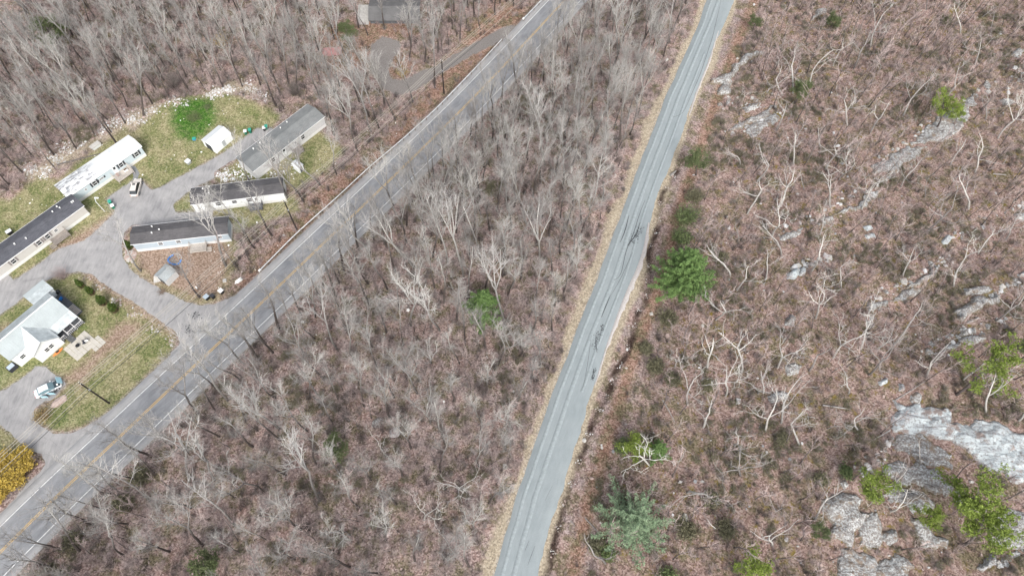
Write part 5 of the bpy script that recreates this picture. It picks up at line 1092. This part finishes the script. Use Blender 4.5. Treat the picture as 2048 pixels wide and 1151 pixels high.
# ---------------------------------------------------------------- bins, boxes, letter boxes
def wbin(px,py,label,body,lid,rz=.3,grp=None):
    t=thing_at('wheelie_bin',px,py,rz,label,'bin'); s=MB(); s.prism([(-.24,-.28,.06),(.24,-.28,.06),(.24,.28,.06),(-.24,.28,.06)],[(-.31,-.36,1.0),(.31,-.36,1.0),(.31,.36,1.0),(-.31,.36,1.0)]); s.build('body',body,t)
    MB().box((0,0,1.04),(.68,.80,.08)).build('lid',lid,t); MB().box((0,.42,1.0),(.5,.06,.05)).build('handle',body,t)
    for a in (-1,1): w=MB(); w.tube([(a*.22,.3,.12),(a*.3,.3,.12)],.12,10); w.build('wheel','tyre',t)
    return t
wbin(492.5,268,'green bin with white bag on it, downhill one near the white shed','bin_green','white_plastic'); wbin(501.5,265,'green bin with teal lid, uphill one near the white shed','bin_green','bin_lid_green')
wbin(534,258,'green bin with bright lid, upper of two at the end of the lane','bin_green','bin_lid_green'); wbin(530,261,'dark bin with white lid, lower of two at the end of the lane','black_plastic','white_plastic')
wbin(223,408,'teal lidded bin at the parking pad corner, upper one','bin_green','bin_lid_green',.6); wbin(228.5,416,'dark green bin with white bag at the parking pad corner, lower one','bin_green','white_plastic',.6)
def letterbox(px,py,label,c,n='letter_box'):
    t=thing_at(n,px,py,R_(-35),label,'letter box'); MB().box((0,0,.5),(.1,.1,1.0)).build('post','post_wood',t); b=MB(); b.prism([(-.25,-.15,1.0),(.25,-.15,1.0),(.25,.15,1.0),(-.25,.15,1.0)],[(-.25,-.1,1.3),(.25,-.1,1.3),(.25,.1,1.3),(-.25,.1,1.3)]); b.build('box',c,t); MB().box((.26,0,1.13),(.03,.24,.22)).build('flap','grey_metal',t)
def bulky(px,py,label,c1,c2,d=(.9,.6,.8),rz=-.6,name='trash_can',cat='bin'):
    t=thing_at(name,px,py,rz,label,cat); b=MB(); b.prism([(-d[0]/2*.85,-d[1]/2*.85,0),(d[0]/2*.85,-d[1]/2*.85,0),(d[0]/2*.85,d[1]/2*.85,0),(-d[0]/2*.85,d[1]/2*.85,0)],[(-d[0]/2,-d[1]/2,d[2]),(d[0]/2,-d[1]/2,d[2]),(d[0]/2,d[1]/2,d[2]),(-d[0]/2,d[1]/2,d[2])]); b.build('body',c1,t); MB().box((0,0,d[2]+.05),(d[0]+.08,d[1]+.08,.09)).build('lid',c2,t); MB().box((d[0]/2+.03,0,d[2]*.7),(.05,d[1]*.5,.05)).build('handle',c1,t)
bulky(415,597,'black can with blue grey lid at the lane mouth','black_plastic','blue_grey_siding',(.8,.9,.9)); bulky(427,595,'dark can between the blue lidded and the white lidded ones','black_plastic','shutter_dark',(.7,.7,.9)); bulky(444,585,'black can with white lid nearest the guardrail','black_plastic','white_plastic',(.8,.8,.9))
letterbox(397,580,'white letter box on a post inside the lane bend','white_plastic')
bulky(479,562,'long white chest lying in the red leaves near the road','white_plastic','white_plastic',(1.3,.6,.35),R_(50),'storage_chest','chest'); bulky(450,562,'small white box in the leaves between the cans and the long chest','white_plastic','concrete_pale',(.6,.6,.3),.3,'white_box','box')
bulky(377.5,326,'grey utility cabinet on the lawn above the lane','grey_metal','galvanised',(.95,.95,.7),R_(-30),'utility_cabinet','cabinet'); bulky(193,294,'rusty white chest freezer lying at the rubble strip','white_siding','concrete_pale',(2.2,1.1,.7),R_(56),'chest_freezer','freezer')
bulky(389,279,'bright blue plastic tub on the green lawn by the white shed','blue_plastic','bin_lid_green',(.7,.6,.35),.2,'plastic_tub','tub')
bulky(22,467,'black grill with shiny lid behind the charcoal roofed home','black_plastic','galvanised',(1.0,.7,.9),R_(50),'grill','grill')
bulky(302,670,'low orange marker box beside the main road verge','orange_plastic','orange_plastic',(.4,.3,.12),.7,'marker_box','box') if 0 else None
t=thing_at('satellite_dish',150,405,0,'white dish antenna on the charcoal roof beside the ridge','antenna',3.95); MB().tube([(0,0,-.3),(0,0,.35)],.03,6).build('mast','galvanised',t); b=MB(); b.tube([(0,0,.35),(.1,-.1,.42)],[.12,.42],12); b.build('dish','white_plastic',t)
# clothes pole, garden lamp on the lawn
t=thing_at('lamp_post',210,423,0,'leaning pale lamp post on the grass beside the parking pad','lamp post'); b=MB(); b.tube([(0,0,0),(-.4,.2,3.2),(-.2,.5,4.2)],.06,6); b.build('pole','galvanised',t); MB().box((.15,.45,4.2),(.8,.25,.15)).build('lamp','white_plastic',t)
# ---------------------------------------------------------------- utility poles and wires
wd=W(593.5,459.5)-W(218.6,806); wd/=np.linalg.norm(wd)
PB=[W(218.6,806),W(593.5,459.5),W(888,187.5)]; PB=[PB[0]-(PB[1]-PB[0])]+PB+[PB[2]+(PB[2]-PB[1])]; TH=10.2
PT=[]
for i,p in enumerate(PB):
    lab=['','dark utility pole standing on the open lawn beside the main road','dark utility pole between the guardrail and the dark roofed home','dark utility pole at the gravel driveway near the big forked tree','']
    lean=[0,0,0,0,0][i]; z=float(hf(p[0],p[1])); PT.append(p)
    if i in (0,4): lb='utility pole carrying the wires on past the '+('lower' if i==0 else 'upper')+' photo edge'
    else: lb=lab[i]
    r=empty('utility_pole',(p[0],p[1],z),math.atan2(wd[1],wd[0]),lb,'utility pole','utility poles along the main road')
    MB().tube([(0,0,-.4),(0,0,3),(0,0,TH)],[.17,.155,.11],10).build('pole','creosote',r)
    for hh in (7.0,7.35): MB().box((0,.0,hh),(.22,.34,.07)).build('bracket','galvanised',r)
    MB().box((0,0,TH-.1),(.12,.5,.12)).build('crossarm','creosote',r)
    for s_ in (-1,1): MB().tube([(0,s_*.22,TH-.02),(0,s_*.22,TH+.16)],[.06,.04],8).build('insulator','white_plastic',r)
    if i==1: MB().tube([(.0,.25,9.0),(0,.25,9.35)],.12,8).build('transformer','galvanised',r)
nrm=np.array([-wd[1],wd[0]])
for nm,zz_,off_,rad,mat,lb,sag in (('power_line',TH+.16,.22,.036,'wire','top power wire strung along the pole tips, farther of the top pair',.6),('power_line',TH+.16,-.22,.036,'wire','top power wire strung along the pole tips, road side of the top pair',.6),('power_line',9.1,.14,.03,'wire','single neutral wire strung just below the top pair',.7),('telephone_cable',7.37,.18,.04,'wire','upper of the two low telephone cables',.9),('telephone_cable',7.0,-.18,.045,'cable_black','thick dark lowest telephone cable',.95)):
    pts=[]; P_=[PB[0]-(PB[1]-PB[0])]+PB+[PB[-1]+(PB[2]-PB[1])]
    for a,b_ in zip(P_[:-1],P_[1:]):
        for k_ in range(12):
            t_=k_/12; q=a*(1-t_)+b_*t_; pts.append((q[0]+nrm[0]*off_,q[1]+nrm[1]*off_,zz_-sag*4*t_*(1-t_)))
    o=MB().tube(pts,rad,5).build(nm,mat); tag(o,lb,'power line' if nm=='power_line' else 'cable')
# ---------------------------------------------------------------- guardrails
def guardrail(pts,label,z0=.02):
    pl=resample(Wl(pts,.7),1.9); r=empty('guardrail',(pl[0][0],pl[0][1],0),0,label,'guardrail'); o=pl[0]
    sp=smooth(pl,2)-o; t=np.gradient(sp,axis=0); t/=np.linalg.norm(t,axis=1)[:,None]; n=np.c_[-t[:,1],t[:,0]]
    prof=[(0,.52),(.05,.56),(-.02,.62),(.05,.69),(-.02,.76),(.0,.80)]; vs=[];fs=[]; m=len(prof)
    for p,nn in zip(sp,n):
        for a,z in prof: vs.append((p[0]+nn[0]*a,p[1]+nn[1]*a,z))
        for a,z in prof[::-1]: vs.append((p[0]+nn[0]*(a+.03),p[1]+nn[1]*(a+.03),z+.002))
    k_=2*m
    for i in range(len(sp)-1):
        for j in range(k_): q=(j+1)%k_; fs.append((i*k_+j,i*k_+q,(i+1)*k_+q,(i+1)*k_+j))
    MB().add(vs,fs).build('rail','galvanised',r)
    me=MB().box((0,0,.36),(.16,.16,.80)).mesh('post','post_wood')
    for p,nn in zip(sp,n): q=bpy.data.objects.new('post',me); q.parent=r; q.location=(p[0]+nn[0]*-.14,p[1]+nn[1]*-.14,0); C.objects.link(q)
    MB().box((sp[0][0],sp[0][1],.66),(.5,.35,.32),math.atan2(t[0][1],t[0][0])).build('end_cap','white_plastic',r)
guardrail([(519,540),(545,514),(590,468),(677,391),(741,331),(797,285),(868,221),(941,146),(1004,78)],'long guardrail on the wooded bank side of the main road')
guardrail([(1047,37),(1070,14),(1088,-5),(1120,-45)],'short upper guardrail beyond the mouth of the gravel driveway')
# ---------------------------------------------------------------- shrubs
def cedar(px,py,h,label,w=.62):
    t=thing_at('cedar_shrub',px,py,0,label,'shrub'); rr=random.Random(int(px)); K=MB(); B_=MB()
    for i in range(900):
        z=rr.random(); r_=w*math.sin(math.pi*min(1,(z*.9+.1))**.75)*1.05+.05; a=rr.random()*6.28; tuft(K if z>.32 or rr.random()<.3 else B_,(r_*math.cos(a)*rr.random()**.3,r_*math.sin(a)*rr.random()**.3,z*h),2,.22,rr,1,.8)
    K.build('foliage','cedar',t); B_.build('dry_foliage','cedar_brown',t); MB().tube([(0,0,0),(0,0,h*.6)],.05,6).build('trunk','bark_dark',t)
for px,py,h,lb,w in ((165,573,2.6,'first narrow dark cedar shrub of the row, beside the bare bush',.5),(185,587,2.6,'second cedar shrub of the row, narrow and brown at its foot',.5),(209,607,3.1,'third and thickest cedar shrub of the row on the lawn',.75),(231,621,2.7,'last cedar shrub of the row, nearest the main road',.7),(262,497,3.0,'narrow cedar shrub at the end wall of the blue grey home',.6)): cedar(px,py,h,lb,w)
def bush(px,py,label,R,H,n,lv,lm,tm,seed,lsz=.16,name='shrub',r0=.02):
    t=thing_at(name,px,py,0,label,'shrub'); K,Lf=twig_bush(seed,R,H,n,lv,lsz,r0); K.build('branches',tm,t)
    if lv: Lf.build('foliage',lm,t)
bush(128,555,'leafless twiggy bush beside the lane above the mint roofed house',2.2,2.4,90,0,None,'twig_brush',1)
for i,(px,py,R__,H_) in enumerate(((28,945,3.0,2.6),(8,975,3.0,2.6),(48,925,2.4,2.2),(20,915,2.2,2.2))):
    pass
t=thing_at('forsythia_bush',26,948,0,'big bright yellow forsythia bush at the lower driveway mouth','shrub'); K=MB(); Lf=MB()
for i,(dx,dy,R__,H_) in enumerate(((0,0,2.5,2.8),(-2.2,-2.4,2.5,2.6),(1.7,1.8,2.0,2.2),(-1.8,1.8,2.2,2.5),(-3.8,-4,2.2,2.4),(-3.6,-.6,2.4,2.6),(1.2,-1.2,1.8,2.0),(-.6,-3.6,1.9,2.0),(.8,3.2,1.6,1.8))):
    k1,l1=twig_bush(400+i,R__,H_,44,34,.19,.02); K.add([(a+dx,b+dy,c) for a,b,c in k1.v],k1.f); Lf.add([(a+dx,b+dy,c) for a,b,c in l1.v],l1.f)
K.build('branches','twig_brown',t); Lf.build('foliage','forsythia',t)
bush(88,833,'rounded brown and yellow shrub at the island of the lower driveway',1.9,1.6,60,9,'leaf_yellowbrown','twig_brown',3,.12)
bush(70,930,'brown twiggy hedge on the road side of the forsythia',1.5,1.3,46,0,None,'twig_brown',4); bush(58,945,'second brown twiggy hedge piece at the forsythia foot',1.5,1.2,46,0,None,'twig_brown',5)
bush(805,150,'dark dense bush inside the loop of the far driveway',1.7,2.0,60,6,'leaf_yellowbrown','twig_brown',6); bush(325,585,'low reddish twig heap beside the grey tin shed',1.6,.9,40,0,None,'twig_brown',7); bush(445,90,'straw yellow bush at the far wood edge',2.0,3.0,40,14,'leaf_yellowbrown','twig_brush',8,.16)
bush(352,178,'dark purplish thicket at the edge of the light lawn',2.4,4.5,90,0,None,'bark_dark',9,r0=.03); bush(590,190,'dark twiggy thicket above the grey green home',2.2,3.5,70,0,None,'bark_dark',10,r0=.03)
ev=[(1372,440,3.4,3.0,'big loose olive green shrub just up the road from the dense pine'),(1360,478,2.6,2.6,'leafy green shrub touching the dense pine on its upper side'),(1386,398,2.2,2.2,'narrow olive shrub between the loose shrub and the dark pine tuft'),(985,385,2.2,2.4,'olive green leafy shrub under pale trees in the upper middle wood'),(285,955,2.4,2.0,'olive evergreen shrub beside the main road near the lower corner'),(250,1010,2.2,1.8,'second olive evergreen shrub by the roadside trees near the lower corner'),(150,1080,2.2,1.6,'olive thicket under roadside branches at the lower corner'),(1245,895,1.8,1.6,'yellowish evergreen shrub beside the lime pine at the ditch'),(1215,1105,1.6,1.3,'green shrub below the blue green spruce'),(1335,1155,2.2,1.6,'green shrub at the lower edge beside the country road hillside'),(1420,1000,2.0,1.5,'dark olive shrub on the lower slope beside the spreading white tree'),(1290,700,1.7,1.5,'grey olive shrub beyond the ditch'),(1600,180,1.6,2.2,'olive bushy shrub among contorted pale trees'),(1890,45,2.0,1.5,'dark evergreen mat near the upper uphill corner'),(1415,770,1.5,1.2,'low dark shrub between two white snags'),(1560,880,1.4,1.0,'low olive shrub under a white snag'),(1690,945,1.4,1.2,'dense green shrub left of the bushy lime pine'),(1400,560,2.6,1.8,'grey olive thicket on the uphill side of the dense pine'),(1335,640,2.6,1.7,'olive thicket just below the dense pine'),(1310,735,2.2,1.6,'grey olive thicket halfway down beyond the ditch'),(1345,760,1.8,1.3,'low olive thicket uphill of the halfway thicket'),(1440,520,2.0,1.5,'grey twiggy evergreen shrub behind the dense pine'),(1250,1010,2.4,1.6,'soft olive thicket around the blue green spruce'),(1370,1060,2.6,1.6,'wide olive thicket between the spruce and the lowest snag'),(1450,1060,2.4,1.5,'olive thicket under the lowest spreading snag'),(1190,1090,1.8,1.2,'low green thicket by the lower ditch'),(1640,960,1.7,1.2,'olive shrub downhill of the ledge brush'),(1280,480,1.3,1.0,'small tussock shrub beside the ditch')]
for i,(px,py,R__,H_,lb) in enumerate(ev[:-1]): bush(px,py,lb,R__,H_,44,22,'leaf_olive' if i not in (0,1,7,8,9,16) else 'leaf_green','bark_dark',20+i,.2,'evergreen_shrub')
bush(388,236,'low dark bramble mound in the middle of the bright green patch',2.6,.7,60,12,'leaf_green','twig_forest',77,.14)
bush(415,215,'small leafy mound at the upper rim of the bright green patch',1.3,.6,24,10,'leaf_green','twig_forest',78,.14)
# stones and logs
def boulder_set(px,py,s,label,mat='stone_pink',seed=1,e=1.6):
    rr=random.Random(seed); g_=G(px,py); bm=bmesh.new(); bmesh.ops.create_icosphere(bm,subdivisions=2,radius=1)
    for v in bm.verts: k_=1+rr.gauss(0,.10); v.co=Vector((v.co.x*s*e*k_,v.co.y*s*k_,v.co.z*s*.55*k_))
    me=bpy.data.meshes.new('boulder'); bm.to_mesh(me); bm.free(); me.materials.append(M[mat]); o=link(bpy.data.objects.new('boulder',me)); o.location=(g_[0],g_[1],g_[2]+.1*s); o.rotation_euler=(0,0,R_(50)); tag(o,label,'rock')
boulder_set(118,803,.8,'long pinkish boulder on the grass island beside the open white car',seed=2,e=2.0); boulder_set(268,495,.5,'pink boulder at the foot of the cedar shrub by the blue grey home',seed=3,e=1.2); boulder_set(480,505,.9,'rusty brown mound stone under the big tree at the blue grey home',seed=4,e=1.6); boulder_set(1333,120,.4,'pale stone at the straw verge, upper country road','concrete_pale',5); boulder_set(1182,498,.5,'grey stone at the verge midway down the country road','concrete_pale',6,1.0); boulder_set(1224,352,.3,'small tan stone near the verge above the midway grey stone','concrete_pale',7,1.1); boulder_set(1168,880,.4,'white stone beside the ditch near the lime pine','concrete_pale',8,1.0); boulder_set(790,865,.9,'grey rock pile at the foot of the leaning dark trunk in the middle wood','grey_skirt',9,1.3); boulder_set(755,845,.8,'flat lichen rock left in the lower middle wood','rock',10,1.5)
def log(a,b,r_,label,mat='bark_pale'):
    p=G(*a);q=G(*b); o=MB(); mid_=(p+q)/2; o.tube([p+[0,0,r_*.8],(mid_[0]+.1,mid_[1],max(mid_[2],float(hf(mid_[0],mid_[1])))+r_*.8),q+[0,0,r_*.6]],[r_,r_*.8,r_*.45],7); ob=o.build('fallen_log',mat); tag(ob,label,'fallen log')
for a,b,r_,lb,m in (((1340,352),(1352,342),.28,'short white log bridging the head of the ditch','bark_pale'),((1645,810),(1700,818),.14,'pale pink log lying straight in the leaves near the boulder outcrop slope','bark_pale'),((1848,465),(1885,452),.12,'thin fallen limb at the foot of the pale leaning snag','bark_pale'),((1985,348),(2012,350),.13,'grey fallen log uphill of the spreading white snag','bark_mid'),((1790,800),(1850,762),.12,'long thin fallen limb above the largest granite slab','bark_mid'),((1665,62),(1540,46),.14,'long dark fallen trunk at the upper photo edge slope','bark_mid'),((1770,178),(1815,186),.14,'fallen dark log near the lime pine of the upper slope','bark_dark'),((700,842),(625,793),.22,'long tan fallen trunk in the lower middle wood','bark_mid'),((635,790),(590,722),.15,'upper broken half of the tan fallen trunk','bark_mid'),((640,985),(560,1000),.16,'mossy fallen log crossing under leaning trees, lower middle wood','bark_mid'),((115,330),(230,300),.15,'weathered log along the rubble strip','bark_mid'),((1140,1040),(1150,1052),.08,'small bleached stick pile log by the lower ditch','bark_pale'),((1170,1035),(1205,1075),.13,'grey fallen trunk pointing at the blue green spruce','bark_mid'),((1325,800),(1350,845),.12,'thin white fallen branch below the ditch side snag','bark_pale'),((1780,860),(1740,882),.12,'white fallen stick at the edge of the largest slab','bark_pale'),((1700,145),(1640,135),.12,'dark fallen stick between pale snags on the upper slope','bark_dark')): log(a,b,r_,lb,m)
log_=0
# ---------------------------------------------------------------- labels for the trees that have none yet
LM=[((1362,560),'the big dense green pine'),((1372,440),'the loose ditch side shrub'),((965,605),'the green pine between the roads'),((683,880),'the lower green pine between the roads'),((985,385),'the olive shrub in the middle wood'),((790,235),'the tallest forked roadside tree'),((593,459),'the pole by the guardrail'),((888,187),'the pole by the gravel driveway'),((218,806),'the pole on the lawn'),((1436,180),'the jagged road cut rock'),((1872,225),'the upper lime pine'),((1925,750),'the lime pine above the slab'),((1945,1010),'the biggest lime pine'),((1900,880),'the largest granite slab'),((1265,1030),'the blue green spruce'),((1272,870),'the lime pine at the ditch'),((1690,1050),'the cracked boulder outcrop'),((1840,553),'the wedge shaped white rock'),((1592,545),'the pair of white boulders'),((1955,610),'the dark crag'),((1900,690),'the long flaky ledge'),((1830,310),'the long grey upper ledge'),((1500,1140),'the yellow green lower pine'),((740,20),'the far garage'),((1190,498),'the grey verge stone'),((700,820),'the tan fallen trunk'),((285,950),'the roadside olive shrub'),((150,1080),'the corner olive thicket'),((430,1120),'the dark lower edge pine'),((120,85),'the yellow green far pine'),((352,178),'the purplish thicket'),((192,294),'the chest freezer'),((300,215),'the rubble pile'),((1578,640),'the pyramid boulder'),((1640,25),'the upright rock fin'),((1505,40),'the isolated upper pine'),((1720,960),'the bushy lime pine'),((2040,690),'the uphill edge pine'),((1333,120),'the pale upper verge stone'),((1740,470),'the flat white stones'),((1590,735),'the boulder below the hook snag'),((905,505),'the pale trunks amid the wood'),((760,640),'the dead tree amid the wood'),((935,950),'the upper star shaped crown'),((850,1020),'the lowest star shaped crown'),((1000,820),'the lower middle of the wood'),((560,980),'the mossy fallen log'),((1160,250),'the narrow upper wood end'),((590,190),'the thicket above the long home'),((840,640),'the open leafy patch'),((660,330),'the tiny white shed'),((470,40),'the straw yellow far bush'),((250,60),'the far deep woods')]
ORD=['','second ','third ','fourth ','fifth ','sixth ','seventh ','eighth ','ninth ','tenth ','eleventh ','twelfth ','thirteenth ','fourteenth ','fifteenth ','sixteenth ','seventeenth ','eighteenth ','nineteenth ','twentieth ']+[f'twenty-{a} ' for a in 'first second third fourth fifth sixth seventh eighth ninth'.split()]+['thirtieth ']+[f'thirty-{a} ' for a in 'first second third fourth fifth sixth seventh eighth ninth'.split()]+['fortieth ']
KW={'bare_tree':'bare forest tree','crooked_tree':'crooked pale tree','sapling':'thin leafless sapling'}
GRP={'bare_tree':'bare trees of the woods','crooked_tree':'crooked pale trees of the rocky hillside','sapling':'thin saplings of the rocky hillside'}
bk={}
for o,(px,py),kd,lb in TREES:
    if kd in GRP: o['group']=GRP[kd]
    if kd=='pine_tree': o['group']='pines scattered over the slopes'
    if lb: continue
    j=min(range(len(LM)),key=lambda i:(LM[i][0][0]-px)**2+(LM[i][0][1]-py)**2); dx,dy=px-LM[j][0][0],py-LM[j][0][1]
    s=('right of' if dx>0 else 'left of') if abs(dx)>abs(dy) else ('below' if dy>0 else 'above')
    bk.setdefault((kd,j,s),[]).append((dx*dx+dy*dy,o))
for (kd,j,s),l in bk.items():
    l.sort(key=lambda a:a[0])
    for i,(d,o) in enumerate(l): o['label']=(f"{KW[kd]}, {ORD[i]}closest {s} {LM[j][1]}" if i<40 else f"{KW[kd]} farthest {s} {LM[j][1]}")
    for d,o in l: o['category']='tree' if kd!='sapling' else 'sapling'
for o in SC.objects:
    if o.parent is None and o.get('group') is None and o.name.split('.')[0] in('rock_outcrop','boulder'): o['group']='rocks and boulders of the place'
    if o.parent is None and o.name.split('.')[0]=='mobile_home': o['group']='mobile homes of the park'
